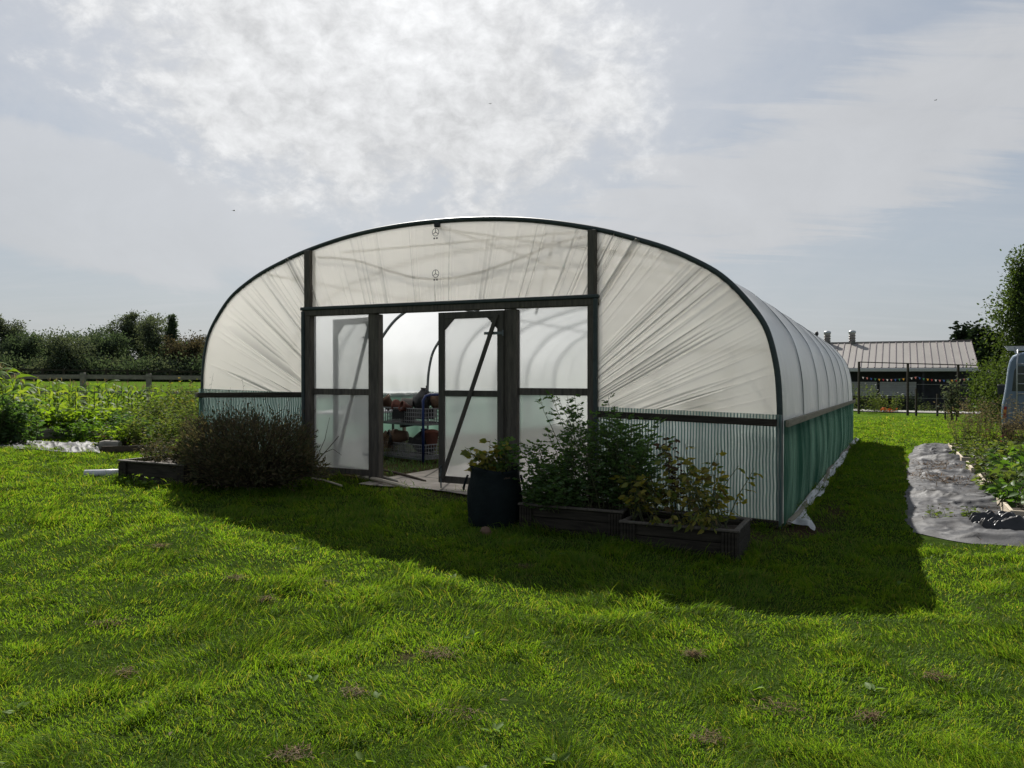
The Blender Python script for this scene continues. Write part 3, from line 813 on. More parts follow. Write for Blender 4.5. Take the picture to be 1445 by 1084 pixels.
def make_grass(n_try):
    # more and finer blades close by, fewer and broader ones farther off
    Y = 2.3 + (42 - 2.3) * NR.random(n_try) ** 2.6
    half = Y * .78 + 1.6
    X = (NR.random(n_try) * 2 - 1) * half
    # wider rows hold more turf
    keep = NR.random(n_try) < np.clip((half / (2.3 * .78 + 1.6)) / 6, 0, 1) ** .0
    r, v = RV(X, Y)
    clump = vnoise(X * 3.1 + 11, Y * 3.1 + 3) * .5 + vnoise(X * 7.3, Y * 7.3 + 9) * .5
    clump = np.clip((clump - .5) * 1.5 + .5, 0, 1)
    big = vnoise(X * .8 + 2, Y * .8 + 60)
    bb = bare(X, Y)
    keep &= NR.random(n_try) > bb * .96
    keep &= NR.random(n_try) < .38 + .95 * clump
    keep &= NR.random(n_try) < 1 - sstep(24, 42, Y)
    keep &= ~on_bed(X, Y)
    keep &= ~inside(MEMBRANE, r, v)
    keep &= ~((r < -9.4) & (v > 2.0) & (Y < 24))
    keep &= ~((r > 2.2) & (v > .2) & (v < 13.5))
    X, Y, clump, big = X[keep], Y[keep], clump[keep], big[keep]
    r, v = RV(X, Y)
    n = len(X)
    L = (.016 + .050 * NR.random(n) ** 1.4 + .15 * np.clip(clump - .5, 0, 1) ** 1.1) * (.7 + .6 * big)
    # longer uncut turf against the beds and the tunnel
    edge = on_bed(X, Y, .13)
    L = np.where(edge, L * 1.7 + .03, L)
    tall = NR.random(n) < .012
    L = np.where(tall, L * 1.8, L)
    Wd = np.maximum(.0026, .00082 * Y) * (.7 + .6 * NR.random(n))
    a = vnoise(X * 1.7 + 70, Y * 1.7) * 4 * PI + NR.normal(size=n) * .9
    lean = np.abs(NR.normal(size=n)) * .55 + .25
    D = np.stack([np.cos(a) * lean, np.sin(a) * lean, np.ones(n)], 1)
    D = nrmz(D)
    B = np.stack([X, Y, g(X, Y) - .006], 1)
    side = nrmz(np.cross(D, np.array([0, 0, 1.0]) + NR.normal(size=(n, 3)) * .35))
    # face mostly across the lean
    mid = B + D * (L * .55)[:, None]
    D2 = D.copy(); D2[:, 2] -= .45 + .6 * NR.random(n); D2 = nrmz(D2)
    tip = mid + D2 * (L * .5)[:, None]
    s = side * (Wd / 2)[:, None]
    V = np.stack([B + s, B - s, mid + s * .85, mid - s * .85, tip], 1).reshape(-1, 3)
    o = (np.arange(n) * 5)[:, None]
    return mesh_np('grass', V, [o + np.array([[0, 1, 3, 2]]), o + np.array([[2, 3, 4]])], M['grass'])
GRASS_N = 2100000
gr = make_grass(GRASS_N)
tag(gr, 'short tufted green grass covering the lawn', 'grass', kind='stuff')

# withered clippings lying in the turf
spots = [at(*p) for p in ((170, 958), (330, 820), (375, 852), (455, 828), (225, 775), (500, 985), (640, 1015), (980, 930), (1100, 1005), (1005, 1050), (1325, 962), (1230, 1020), (620, 930), (410, 1075), (740, 805), (150, 885))]
B = []; 
for (x, y) in spots:
    sz = .025 + .04 * R_.random() ** 2
    for k in range(int(90 + 110 * R_.random())):
        B.append((x + R_.gauss(0, sz), y + R_.gauss(0, sz * .8), R_.random()))
B = np.array(B); n = len(B)
P = np.stack([B[:, 0], B[:, 1], g(B[:, 0], B[:, 1]) + .008 + .03 * B[:, 2]], 1)
th = strips('dead_grass', P, np.stack([NR.normal(size=n), NR.normal(size=n), .25 * np.abs(NR.normal(size=n))], 1), .025 + .035 * NR.random(n), np.full(n, .0035), .6, M['thatch'], segs=2)
tag(th, 'small mats of withered brown clippings lying in the lawn', 'dead grass', kind='stuff')
# pale fallen leaves and bits on the turf
lv = Leaves()
for p in ((705, 1003), (240, 1050)):
    x, y = at(*p); lv.add((x, y, gz(x, y) + .045), (R_.gauss(0, 1), R_.gauss(0, 1), .15), .045, .4)
tag(lv.build('fallen_leaves', M['tan_seed'], None, flat=.8), 'couple of pale fallen leaves lying on the grass', 'leaves', kind='stuff')
# broad leaved weeds in the turf
lv = Leaves()
for k in range(26):
    Y = 2.9 + 7 * R_.random() ** 1.5; x = (R_.random() * 2 - 1) * Y * .72
    r, v = RV(x, Y)
    if v > -2.2 and -8.5 < r < 1: continue
    z = gz(x, Y)
    for j in range(R_.randint(3, 6)):
        a = R_.random() * 6.3
        lv.add((x + .01 * math.cos(a), Y + .01 * math.sin(a), z + .015 + .02 * R_.random()), (math.cos(a), math.sin(a), .35 + .3 * R_.random()), .035 + .035 * R_.random(), .55)
tag(lv.build('lawn_weeds', M['lime'], None, flat=.6), 'low broad leaved weeds dotted through the lawn', 'weeds', kind='stuff')

# ------------------------------------------------------------------ plants
def place(o, x, y, dz=0, rz=0):
    o.location = (x, y, gz(x, y) + dz); o.rotation_euler = (0, 0, rz)

def shoot(rng, base, ang, lean, h, wob=.08, n=7):
    pts = [Vector(base)]; d = Vector((math.cos(ang) * lean, math.sin(ang) * lean, 1)).normalized()
    for i in range(n):
        d = (d + Vector((rng.gauss(0, wob), rng.gauss(0, wob), rng.gauss(0, wob * .4)))).normalized()
        pts.append(pts[-1] + d * h / n)
    return pts

def bushy(parent, rng, spots, h, lean, leafmat, leaf, wl=.5, nodes=10, petiole=.08, leaflets=5, stemr=.006, start=.2, stemmat='stem', hvar=.3, droop=.15, twig=0, tipflower=None, name='foliage'):
    st = MB(); lv = Leaves(); fl = Leaves()
    for (bx, by, bz) in spots:
        hh = h * (1 - hvar + 2 * hvar * rng.random())
        pts = shoot(rng, (bx, by, bz), rng.random() * 2 * PI, lean * rng.random(), hh)
        st.tube(pts, [stemr * (1 - .75 * i / (len(pts) - 1)) for i in range(len(pts))], 5)
        for k in range(nodes):
            t = start + (1 - start) * (k + rng.random() * .6) / nodes
            f = t * (len(pts) - 1); i = min(int(f), len(pts) - 2); p = pts[i].lerp(pts[i + 1], f - i)
            a = rng.random() * 2 * PI
            pl = petiole * (.6 + .8 * rng.random()) * (1.15 - .6 * t)
            dd = Vector((math.cos(a), math.sin(a), .35 + .5 * rng.random() - droop * 2)).normalized()
            if leaflets <= 1:
                q = p + dd * pl
                lv.add(q, dd + Vector((0, 0, -droop * 1.5)), leaf * (.6 + .7 * rng.random()), wl)
                if pl > .03: st.tube([p, q], stemr * .35, 3, False)
            else:
                q = p + dd * pl
                st.tube([p, q], stemr * .35, 3, False)
                sd = dd.cross(Vector((0, 0, 1))).normalized()
                for j in range(leaflets):
                    s = j / (leaflets - 1)
                    o = p.lerp(q, .35 + .65 * s)
                    e = dd + sd * ((1 if j % 2 else -1) * (1.1 if j < leaflets - 1 else 0)) + Vector((0, 0, rng.gauss(0, .3) - droop))
                    lv.add(o, e, leaf * (.55 + .6 * rng.random()), wl)
        if tipflower and rng.random() < tipflower[1]:
            p = pts[-1]
            for j in range(6):
                a = j * PI / 3
                fl.add(p, (math.cos(a), math.sin(a), .3), tipflower[2], .6)
    st.build('stems', M[stemmat], parent)
    lv.build(name, M[leafmat], parent)
    if fl.P: fl.build('flowers', M[tipflower[0]], parent)

def area_spots(rng, n, rx, ry, z=0):
    o = []
    for _ in range(n):
        a = rng.random() * 2 * PI; q = math.sqrt(rng.random())
        o.append((math.cos(a) * q * rx, math.sin(a) * q * ry, z))
    return o

# timber planters ---------------------------------------------------------------
def planter(label, r0, r1, v0, v1, top, boards, m='dark_wood', posts=True, tilt=0, grp=None, cat='planter', soil=True, zbase=None):
    rc, vc = (r0 + r1) / 2, (v0 + v1) / 2
    x, y = W(rc, vc); zg = min(gz(*W(r0, v0)), gz(*W(r1, v0)), gz(*W(r0, v1)), gz(*W(r1, v1))) if zbase is None else zbase
    L, D = r1 - r0, v1 - v0
    p = thing('planter', label, cat, (x, y, zg), -YAW + tilt, grp)
    H = top; t = .035
    bh = (H + .05) / boards
    for sx, nm in ((-1, 'end_board'), (1, 'end_board')):
        b = MB()
        for k in range(boards): b.box((sx * (L / 2 - t / 2), 0, -.05 + bh * (k + .5)), (t, D - 2 * t - .004, bh - .006), bev=.004)
        b.build(nm, M[m], p)
    for sy in (-1, 1):
        b = MB()
        for k in range(boards): b.box((0, sy * (D / 2 - t / 2), -.05 + bh * (k + .5)), (L, t, bh - .006), bev=.004)
        b.build('side_board', M[m], p)
    if posts:
        for sx in (-1, 1):
            for sy in (-1, 1):
                b = MB()
                for q in range(5): b.box((sx * (L / 2 - .07) + (q - 2) * .028, sy * (D / 2 + .016), H / 2 - .03), (.024, .028, H + .05), bev=.004)
                b.build('corner_post', M[m], p)
        b = MB()
        for sy in (-1, 1): b.box((0, sy * (D / 2 + .008), H + .012), (L + .03, .05, .022), bev=.005)
        for sx in (-1, 1): b.box((sx * (L / 2 - .02), 0, H + .0125), (.045, D - .045, .021), bev=.005)
        b.build('capping', M['frame_wood'] if m == 'dark_wood' else M[m], p)
    if soil:
        n = 24; tx = np.linspace(-L / 2 + t, L / 2 - t, n); ty = np.linspace(-D / 2 + t, D / 2 - t, n)
        A, B2 = np.meshgrid(tx, ty, indexing='ij'); Z = H - .06 + .05 * vnoise(A * 7 + x, B2 * 7 + y)
        ii = np.arange(n * n).reshape(n, n)
        mesh_np('soil', np.stack([A, B2, Z], -1).reshape(-1, 3), [np.stack([ii[:-1, :-1], ii[1:, :-1], ii[1:, 1:], ii[:-1, 1:]], -1).reshape(-1, 4)], M['soil'], p, True)
    return p, (x, y, zg + H - .05)

pA, tA = planter('dark slatted planter with a tall tomato thicket beside the dark grow bag', -2.30, -1.22, -1.50, -.92, .27, 3)
pB, tB = planter('dark slatted planter with wilting potato plants at the tunnel corner', -1.17, -.12, -1.70, -1.10, .26, 3)
pC, tC = planter('old dark timber planter at the left side of the big bush', -7.92, -6.72, -1.80, -.65, .30, 2)

def plant(name, label, cat, r, v, z, group=None):
    x, y = W(r, v)
    return thing(name, label, cat, (x, y, z), -YAW, group)

rng = random.Random(5)
# tomato thicket in planter A: three plants
for lab, r, v, h, n, rx in (('tallest bushy dark green tomato plant against the door frame', -1.58, -1.14, 1.02, 44, .34), ('airy tomato plant next to the grow bag', -2.08, -1.2, .62, 26, .24), ('dense low dark green tomato plant at the planter end', -1.30, -1.2, .74, 30, .22)):
    t = plant('tomato_plant', lab, 'plant', r, v, tA[2], 'tomato plants in the planter')
    bushy(t, rng, area_spots(rng, n, rx, .24), h, .55, 'tomato', .052, .5, 19, .12, 5, .006, .1, droop=.12, hvar=.25)
for lab, r, v in (('sprawling green growth spilling over the front of the tomato planter', -1.95, -1.42),):
    t = plant('trailing_plant', lab, 'plant', r, v, tA[2])
    bushy(t, rng, area_spots(rng, 34, .36, .1), .36, .9, 'tomato', .05, .5, 12, .09, 5, .004, .1)
    dr_ = Leaves()
# potato plants in planter B
for lab, r, v, h, n in (('yellowing potato plant with curled leaves at the right end of the planter', -.38, -1.42, .52, 7), ('half green potato plant in the middle of the planter', -.66, -1.36, .56, 7), ('low pale potato plant at the left end of the planter', -1.0, -1.42, .46, 6)):
    t = plant('potato_plant', lab, 'plant', r, v, tB[2], 'potato plants in the planter')
    bushy(t, rng, area_spots(rng, n + 4, .16, .14), h * 1.12, .75, 'yellow_leaf', .078, .58, 8, .10, 3, .007, .3, droop=.3, hvar=.25)
t = plant('withered_plant', 'withered brown plant with hanging dead leaves among potatoes', 'plant', -.82, -1.25, tB[2])
bushy(t, rng, area_spots(rng, 4, .06, .06), .66, .35, 'brown_leaf', .06, .5, 12, .05, 3, .005, .35, 'dry_stem', droop=.4)
t = plant('trailing_plant', 'dry yellow stems drooping over the front edge of the potato planter', 'plant', -.52, -1.66, tB[2] + .06)
bushy(t, rng, area_spots(rng, 7, .35, .04), .2, 1.6, 'yellow_leaf', .075, .5, 6, .06, 3, .004, .2, droop=.5)

# grow bag with its plant
x, y = W(-2.64, -1.42); zb = gz(x, y)
gb = thing('grow_bag', 'dark bulging cloth grow bag standing on the grass', 'grow bag', (x, y, zb))
n, m_ = 40, 18
V = []
for j in range(m_):
    t = j / (m_ - 1)
    for k in range(n):
        a = 2 * PI * k / n
        rr = (.27 + .028 * math.sin(PI * min(1, t * 1.15)) - .02 * t) * (1 + .03 * math.sin(3 * a + 1.2) + .05 * (float(vnoise(np.array([a * 2.2]), np.array([t * 5]))[0]) - .5))
        V.append((rr * math.cos(a), rr * .95 * math.sin(a), .60 * t - .01 + (.025 * math.sin(2 * a + .5) * t)))
for j in range(4):
    t = (j + 1) / 4
    for k in range(n):
        a = 2 * PI * k / n
        V.append(((.25 - .015 * t) * math.cos(a), (.24 - .015 * t) * math.sin(a), .59 - .08 * t + .02 * math.sin(2 * a + .5)))
F = [(j * n + k, j * n + (k + 1) % n, (j + 1) * n + (k + 1) % n, (j + 1) * n + k) for j in range(m_ + 3) for k in range(n)]
MB().add(V, F).build('bag', M['bag'], gb, True)
MB().lathe([(.0, .50), (.15, .525), (.235, .51), (.238, .49), (0, .48)], 24).build('soil', M['soil'], gb)
for s in (-1, 1):
    MB().tube([(s * .275, -.06, .50), (s * .31, -.05, .40), (s * .315, 0, .36), (s * .31, .05, .40), (s * .275, .06, .50)], .012, 6).build('handle', M['bag'], gb, True)
t = thing('potato_plant', 'yellowing leafy plant spilling out of the dark grow bag', 'plant', (x, y, zb + .5))
bushy(t, rng, [(-.15 + .1 * rng.random(), -.1 + .2 * rng.random(), 0) for _ in range(7)], .36, .8, 'yellow_leaf', .095, .62, 9, .09, 3, .006, .2, droop=.3)
bushy(t, rng, [(.12 + .1 * rng.random(), -.1 + .2 * rng.random(), 0) for _ in range(6)], .38, .8, 'tomato', .075, .58, 10, .10, 3, .006, .2, droop=.2)

# big dark clipped bush on the left
x, y = W(-6.22, -1.22)
bs = thing('dark_bush', 'big rounded dark brown-green bush left of the doors', 'bush', (x, y, gz(x, y)), -YAW)
st = MB(); lv = Leaves(); tipst = MB(); seed = Leaves()
for k in range(1300):
    a = rng.random() * 2 * PI; q = rng.random() ** .5
    e = math.acos(1 - rng.random() * 1.0)
    lump = .76 + .48 * float(vnoise(np.array([a * 1.3 + 5]), np.array([e * 2.6]))[0])
    top = Vector((1.08 * math.sin(e) ** .8 * math.cos(a), .80 * math.sin(e) ** .8 * math.sin(a), .10 + .88 * math.cos(e) ** .7)) * ((.86 + .16 * rng.random()) * lump)
    base = Vector((top.x * .35 + rng.gauss(0, .06), top.y * .3 + rng.gauss(0, .05), .05))
    mid = base.lerp(top, .55) + Vector((rng.gauss(0, .03), rng.gauss(0, .03), .06))
    if k % 2 == 0: st.tube([base, mid, top], [.005, .004, .002], 3, False)
    dd = (top - mid).normalized()
    for j in range(15):
        t = .2 + .8 * rng.random()
        p = mid.lerp(top, t) if t > .5 else base.lerp(mid, t * 2)
        p = p + Vector((rng.gauss(0, .03), rng.gauss(0, .03), rng.gauss(0, .03)))
        lv.add(p, dd + Vector((rng.gauss(0, .5), rng.gauss(0, .5), rng.gauss(0, .4) + .1)), .034 + .034 * rng.random(), .28)
    if k % 5 == 0 and top.z > .6:
        L = .07 + .17 * rng.random() ** 2
        q2 = top + (dd + Vector((rng.gauss(0, .25), rng.gauss(0, .25), .6))).normalized() * L
        tipst.tube([top, q2], [.0025, .0018], 3, False)
        for j in range(5): seed.add(q2 + Vector((0, 0, -.01 * j)), (rng.gauss(0, 1), rng.gauss(0, 1), .5), .014, .6)
st.build('branches', M['dry_stem'], bs); lv.build('foliage', M['dark_bush'], bs)
tag(tipst.build('flower_stalks', M['dry_stem'], bs), kind='stuff'); tag(seed.build('seed_heads', M['brown_leaf'], bs), kind='stuff')
t = plant('seeding_plant', 'thin wiry plant with dry seed heads rising behind the dark bush', 'plant', -7.0, -.75, tC[2])
bushy(t, rng, area_spots(rng, 12, .7, .15), 1.0, .4, 'brown_leaf', .022, .6, 9, .04, 1, .0035, .5, 'dry_stem')
for lab, r, v, m, h in (('brownish untidy herb in the left end of the old planter', -7.5, -1.35, 'dark_bush', .34), ('green leafy weed in the old planter beside the bush', -7.1, -1.05, 'weed', .5)):
    t = plant('herb', lab, 'plant', r, v, tC[2])
    bushy(t, rng, area_spots(rng, 44, .3, .38), h, .7, m, .045, .45, 13, .06, 3, .004, .1)
t = plant('broadleaf_weed', 'bright broad leaved weed growing against the front of the old planter', 'weed', -7.3, -2.0, gz(*W(-7.3, -2.0)))
bushy(t, rng, area_spots(rng, 7, .3, .06), .16, .7, 'lime', .06, .55, 5, .03, 1, .004, .2)

# ------------------------------------------------------------------ sticks, pipe, floor by the doors
def ground_path(name, label, r0, r1, v0, v1, m, dz, n=30):
    a = np.linspace(r0, r1, n); c = np.linspace(v0, v1, n)
    A, C = np.meshgrid(a, c, indexing='ij')
    wob = (vnoise(A * 3 + 4, C * 3) - .5) * .16
    Xw, Yw = CX + A * RD[0] + C * VD[0] , CY + A * RD[1] + C * VD[1]
    ii = np.arange(n * n).reshape(n, n)
    o = mesh_np(name, np.stack([Xw, Yw, g(Xw, Yw) + dz], -1).reshape(-1, 3), [np.stack([ii[:-1, :-1], ii[1:, :-1], ii[1:, 1:], ii[:-1, 1:]], -1).reshape(-1, 4)], m, None, True)
    return tag(o, label, 'path', kind='structure')
def slab_mat():
    m, nt, out = mat('worn_slab')
    v = objco(nt); f = noise(nt, v, 5, 6, .65); f2 = noise(nt, v, 1.1, 4, .6, .4)
    c = ramp(nt, f, [(.3, (.19, .16, .13)), (.7, (.36, .315, .265))])
    vo = nd(nt, 'ShaderNodeTexVoronoi', {'Scale': 1.1}, feature='DISTANCE_TO_EDGE'); nt.links.new(v, vo.inputs['Vector'])
    k = nd(nt, 'ShaderNodeMapRange', {'Value': vo.outputs['Distance'], 'From Min': .004, 'From Max': .03})
    mx = nd(nt, 'ShaderNodeMix', {'A': (.05, .04, .03, 1)}, data_type='RGBA')
    nt.links.new(k.outputs[0], mx.inputs['Factor']); nt.links.new(c, mx.inputs['B'])
    bp = nd(nt, 'ShaderNodeBump', {'Strength': .5, 'Distance': .02, 'Height': f2})
    b = nd(nt, 'ShaderNodeBsdfPrincipled', {'Base Color': mx.outputs['Result'], 'Roughness': .85, 'Normal': bp.outputs[0]})
    nt.links.new(b.outputs[0], out.inputs[0]); return m
M['worn_slab'] = slab_mat()
ground_path('path', 'worn pale concrete path leading through the tunnel doors', -5.25, -2.9, -.30, 14.7, M['worn_slab'], .03)

def stick(label, p, q, w, h, m, grp='sticks by the doors', name='stick'):
    a, c = at(*p), at(*q)
    A = Vector((a[0], a[1], gz(*a) + .045)); B = Vector((c[0], c[1], gz(*c) + .035))
    o = (A + B) / 2
    s = thing(name, label, 'stick', o, 0, grp) if False else None
    d = B - A
    mb = MB()
    pts = [(A - o) + d * t + Vector((0, 0, .012 * math.sin(t * 3.1))) for t in (0, .25, .5, .75, 1)]
    mb.tube(pts, [w, w * 1.05, w, w * .95, w * .9], 6)
    ob = mb.build(name, M[m]); ob.location = o
    return tag(ob, label, 'stick', grp)
stick('longest pale weathered stick in front of the open doorway', (503, 676), (575, 692), .026, .03, 'pale_wood')
stick('grey stick lying just behind the longest pale one', (515, 672), (560, 684), .022, .03, 'grey_wood')
stick('short dark stick nearest the door threshold', (540, 668), (600, 683), .018, .03, 'dry_stem')
stick('thin pale stick lying at the foot of the dark bush', (440, 680), (482, 690), .014, .02, 'pale_wood')
stick('grey stick under the fixed panel left of the doorway', (455, 671), (520, 675), .018, .02, 'grey_wood')
b = MB()
x, y = at(146, 674); 
b.tube([(-.24, -.03, .055), (.24, .03, .06)], .05, 14); b2 = b.build('pipe', M['white_wire'], None, True); b2.location = (x, y, gz(x, y)); tag(b2, 'short white plastic pipe lying on the lawn by the old planter', 'pipe')
x, y = W(-2.44, -1.98)
rk = MB().lathe([(.0, -.02), (.05, -.01), (.058, .03), (.035, .07), (0, .08)], 9).build('stone', M['brown_pot'], None, True); rk.location = (x, y, gz(x, y)); rk.scale = (1, .8, 1)
tag(rk, 'small brown stone in the grass before the grow bag', 'stone')
# bare twig leaning on the left fixed panel
x, y = W(-5.95, -.35)
tw = thing('dead_branch', 'bare forked dead branch leaning on the left door panel', 'branch', (x, y, gz(x, y)), -YAW)
MB().tube([(-.25, 0, 0), (-.05, .05, .22), (.1, .1, .38), (.26, .2, .60)], [.012, .01, .007, .004], 5).tube([(.1, .1, .38), (.28, .05, .44), (.42, .06, .36)], [.006, .004, .003], 4).tube([(-.05, .05, .22), (.05, .16, .55), (.10, .2, .85)], [.007, .005, .003], 4).build('twigs', M['dry_stem'], tw)
# ------------------------------------------------------------------ inside the tunnel
fx, fy = at(597, 657)
tr = thing('trolley', 'blue framed trolley with two white wire baskets full of pots', 'trolley', (fx, fy, gz(fx, fy) + .03), rad(135.8))
TL, TW = 1.62, .62
def tl(x, y, z): return (x, -y, z)
b = MB()
MB().tube([tl(0, 0, .03), tl(0, 0, 1.02), tl(0, .05, 1.09), tl(0, .12, 1.11), tl(0, TW - .12, 1.11), tl(0, TW - .05, 1.09), tl(0, TW, 1.02), tl(0, TW, .03)], .022, 8).build('end_frame', M['blue_paint'], tr, True)
MB().tube([tl(TL, 0, .03), tl(TL, 0, .86), tl(TL, .04, .90), tl(TL, TW - .04, .90), tl(TL, TW, .86), tl(TL, TW, .03)], .022, 8).build('end_frame', M['hoop_metal'], tr, True)
b = MB()
for z in (.06, .62):
    for y in (0, TW): b.bar(tl(0, y, z), tl(TL, y, z), .03, .03)
b.build('side_rail', M['hoop_metal'], tr)
for zb_, zt_ in ((.05, .29), (.61, .88)):
    b = MB(); s = .052; wv = .0085
    i0_, i1_ = .035, TL - .035; j0, j1 = .03, TW - .03
    nx = int((i1_ - i0_) / s)
    for k in range(nx + 1):
        x = i0_ + (i1_ - i0_) * k / nx
        for y in (j0, j1): b.box(tl(x, y, (zb_ + zt_) / 2), (wv, wv, zt_ - zb_))
        b.box(tl(x, TW / 2, zb_), (wv, j1 - j0, wv))
    ny = int((j1 - j0) / s)
    for k in range(ny + 1):
        y = j0 + (j1 - j0) * k / ny
        for x in (i0_, i1_): b.box(tl(x, y, (zb_ + zt_) / 2), (wv, wv, zt_ - zb_))
    for k in range(5):
        z = zb_ + (zt_ - zb_) * k / 4; w2 = .014 if k == 4 else wv
        for y in (j0, j1): b.box(tl(TL / 2, y, z), (i1_ - i0_, w2, w2))
        for x in (i0_, i1_): b.box(tl(x, TW / 2, z), (w2, j1 - j0, w2))
    b.build('basket', M['grey_wire'], tr)
for x in (.04, TL - .04):
    for y in (.04, TW - .04):
        w_ = MB().tube([tl(x - .012, y, .035), tl(x + .012, y, .035)], .035, 12).build('caster', M['black_pot'], tr)
TM = Matrix.Translation(tr.location) @ Matrix.Rotation(rad(135.8), 4, 'Z')
def inside_item(kind, label, cat, x, y, z, tilt, turn, size, m, grp=None):
    p = TM @ Vector(tl(x, y, z))
    r, h = size
    b = MB()
    if kind == 'pot':
        b.lathe([(r * .68, 0), (r * .95, h * .78), (r * 1.08, h * .78), (r * 1.1, h), (r * .98, h), (r * .9, h * .76), (r * .62, .02)], 20)
    elif kind == 'bowl':
        b.lathe([(r * .4, 0), (r * .8, h * .25), (r, h * .6), (r * .9, h * .9), (r * .5, h), (0, h)], 18)
    elif kind == 'crate':
        t = .01
        for s in (-1, 1):
            b.box((s * r, 0, h / 2), (t, r * 1.5, h)); b.box((0, s * r * .75, h / 2), (2 * r + t * .9, t, h * .99))
        b.box((0, 0, t / 2), (2 * r - .002, r * 1.5 - .012, t))
    elif kind == 'bottle':
        b.lathe([(r, 0), (r * 1.02, h * .6), (r * .9, h * .7), (r * .32, h * .8), (r * .3, h), (0, h)], 14)
    elif kind == 'sack':
        n = 18
        b.lathe([(r * .7, 0), (r * 1.05, h * .2), (r, h * .55), (r * .7, h * .8), (r * .25, h * .92), (r * .3, h)], n)
        b.v = [(vx * (1 + .25 * math.sin(vz * 21 + vx * 17)), vy * (1 + .2 * math.cos(vz * 17 + vy * 23)), vz) for vx, vy, vz in b.v]
    o = b.build({'pot': 'plant_pot', 'bowl': 'basket_bowl', 'crate': 'seed_tray', 'bottle': 'bottle', 'sack': 'black_bag'}[kind], M[m], None, kind != 'crate')
    o.location = p; o.rotation_euler = (0, rad(tilt), rad(turn))
    return tag(o, label, cat, grp)
pg = 'plant pots in the trolley baskets'
inside_item('pot', 'grey plant pot tipped on its side, topmost in the upper basket', 'plant pot', .86, .22, .98, 105, 20, (.10, .21), 'grey_pot', pg)
inside_item('pot', 'beige plant pot leaning at the left end of the upper basket', 'plant pot', 1.08, .18, .86, 40, 190, (.11, .22), 'brown_pot', pg)
inside_item('pot', 'orange terracotta pot lying sideways in the upper basket', 'plant pot', .70, .15, .90, 85, 150, (.095, .19), 'terracotta', pg)
inside_item('pot', 'second terracotta pot beside the black bag in the upper basket', 'plant pot', .52, .14, .86, 70, 210, (.085, .17), 'terracotta', pg)
inside_item('pot', 'small pale pot behind the terracotta pots in the upper basket', 'plant pot', .55, .35, .92, 95, 60, (.08, .15), 'grey_pot', pg)
inside_item('sack', 'crumpled black plastic bag standing in the upper basket', 'bag', .30, .22, .84, 4, 0, (.14, .38), 'black_pot')
inside_item('bottle', 'dark bottle neck sticking up from the upper basket', 'bottle', .16, .26, .92, -8, 0, (.04, .34), 'black_pot')
inside_item('bowl', 'round brown wicker bowl at the right end of the upper basket', 'bowl', -.06 + .2, .42, .86, 12, 0, (.19, .24), 'brown_pot')
inside_item('pot', 'brown pot lying on its side in the lower basket', 'plant pot', .68, .2, .40, 95, 160, (.12, .24), 'brown_pot', pg)
inside_item('pot', 'black pot lying on its side in the lower basket', 'plant pot', .86, .22, .32, 80, 200, (.13, .24), 'black_pot', pg)
inside_item('pot', 'terracotta pot tilted at the right end of the lower basket', 'plant pot', .14, .3, .26, 30, 100, (.12, .24), 'terracotta', pg)
inside_item('crate', 'dark seed tray wedged in the middle of the lower basket', 'tray', .42, .3, .22, 15, 20, (.2, .12), 'black_pot')
inside_item('crate', 'dark tray lining the floor of the upper basket', 'tray', .6, .31, .70, 0, 0, (.34, .16), 'black_pot')
inside_item('pot', 'large black pot upside down behind the terracotta pots', 'plant pot', .95, .42, .80, 172, 0, (.15, .26), 'black_pot', pg)
inside_item('pot', 'tall dark pot standing at the back of the upper basket', 'plant pot', .62, .46, .68, 3, 0, (.15, .34), 'black_pot', pg)
inside_item('pot', 'dark brown pot slumped in the left of the lower basket', 'plant pot', 1.15, .28, .22, 60, 190, (.13, .25), 'brown_pot', pg)
inside_item('sack', 'black bag slumped at the back of the lower basket', 'bag', .5, .44, .10, 0, 40, (.2, .42), 'black_pot')
t = thing('straw_bundle', 'tangle of dry straw hanging out of the lower basket', 'straw', TM @ Vector(tl(.95, .02, .30)))
n = 110
strips('straw', np.stack([NR.normal(size=n) * .07, NR.normal(size=n) * .05, NR.normal(size=n) * .05], 1), np.stack([NR.normal(size=n) * .5, NR.normal(size=n) * .5 - .3, NR.normal(size=n) * .3], 1), .16 + .2 * NR.random(n), np.full(n, .006), 1.8, M['thatch'], t, 4)

def bench(label, r, v, L, D, H):
    x, y = W(r, v)
    o = thing('bench', label, 'bench', (x, y, gz(x, y)), -YAW, 'staging benches in the tunnel')
    MB().box((0, 0, H), (L, D, .04), bev=.005).build('bench_top', M['white_wire'], o)
    for sx in (-1, 1):
        for sy in (-1, 1): MB().box((sx * (L / 2 - .06), sy * (D / 2 - .06), H / 2 - .01), (.05, .05, H - .02)).build('leg', M['rail_wood'], o)
    MB().box((0, 0, .25), (L - .15, D - .1, .025)).build('shelf', M['grey_wood'], o)
bench('long pale staging bench seen hazily behind the right door panel', -1.55, 3.4, 1.1, 4.5, .80)
bench('pale staging bench seen hazily behind the closed door leaf', -3.0, 6.5, 1.0, 3.0, .8)
bench('staging bench seen hazily behind the left fixed panel', -7.4, 2.6, .9, 1.6, .78)
for k, (lab, r, v, h) in enumerate((('blurred potted plant on the bench behind the right door panel', -1.4, 3.0, 1.0),)):
    x, y = W(r, v); t = thing('tomato_plant', lab, 'plant', (x, y, gz(x, y) + (.82 if k == 0 else 0)), 0, 'plants inside the tunnel')
    bushy(t, rng, area_spots(rng, 8, .25, .25), h * (.45 if k == 0 else 1), .4, 'tomato', .08, .5, 12, .14, 5, .006, .1)
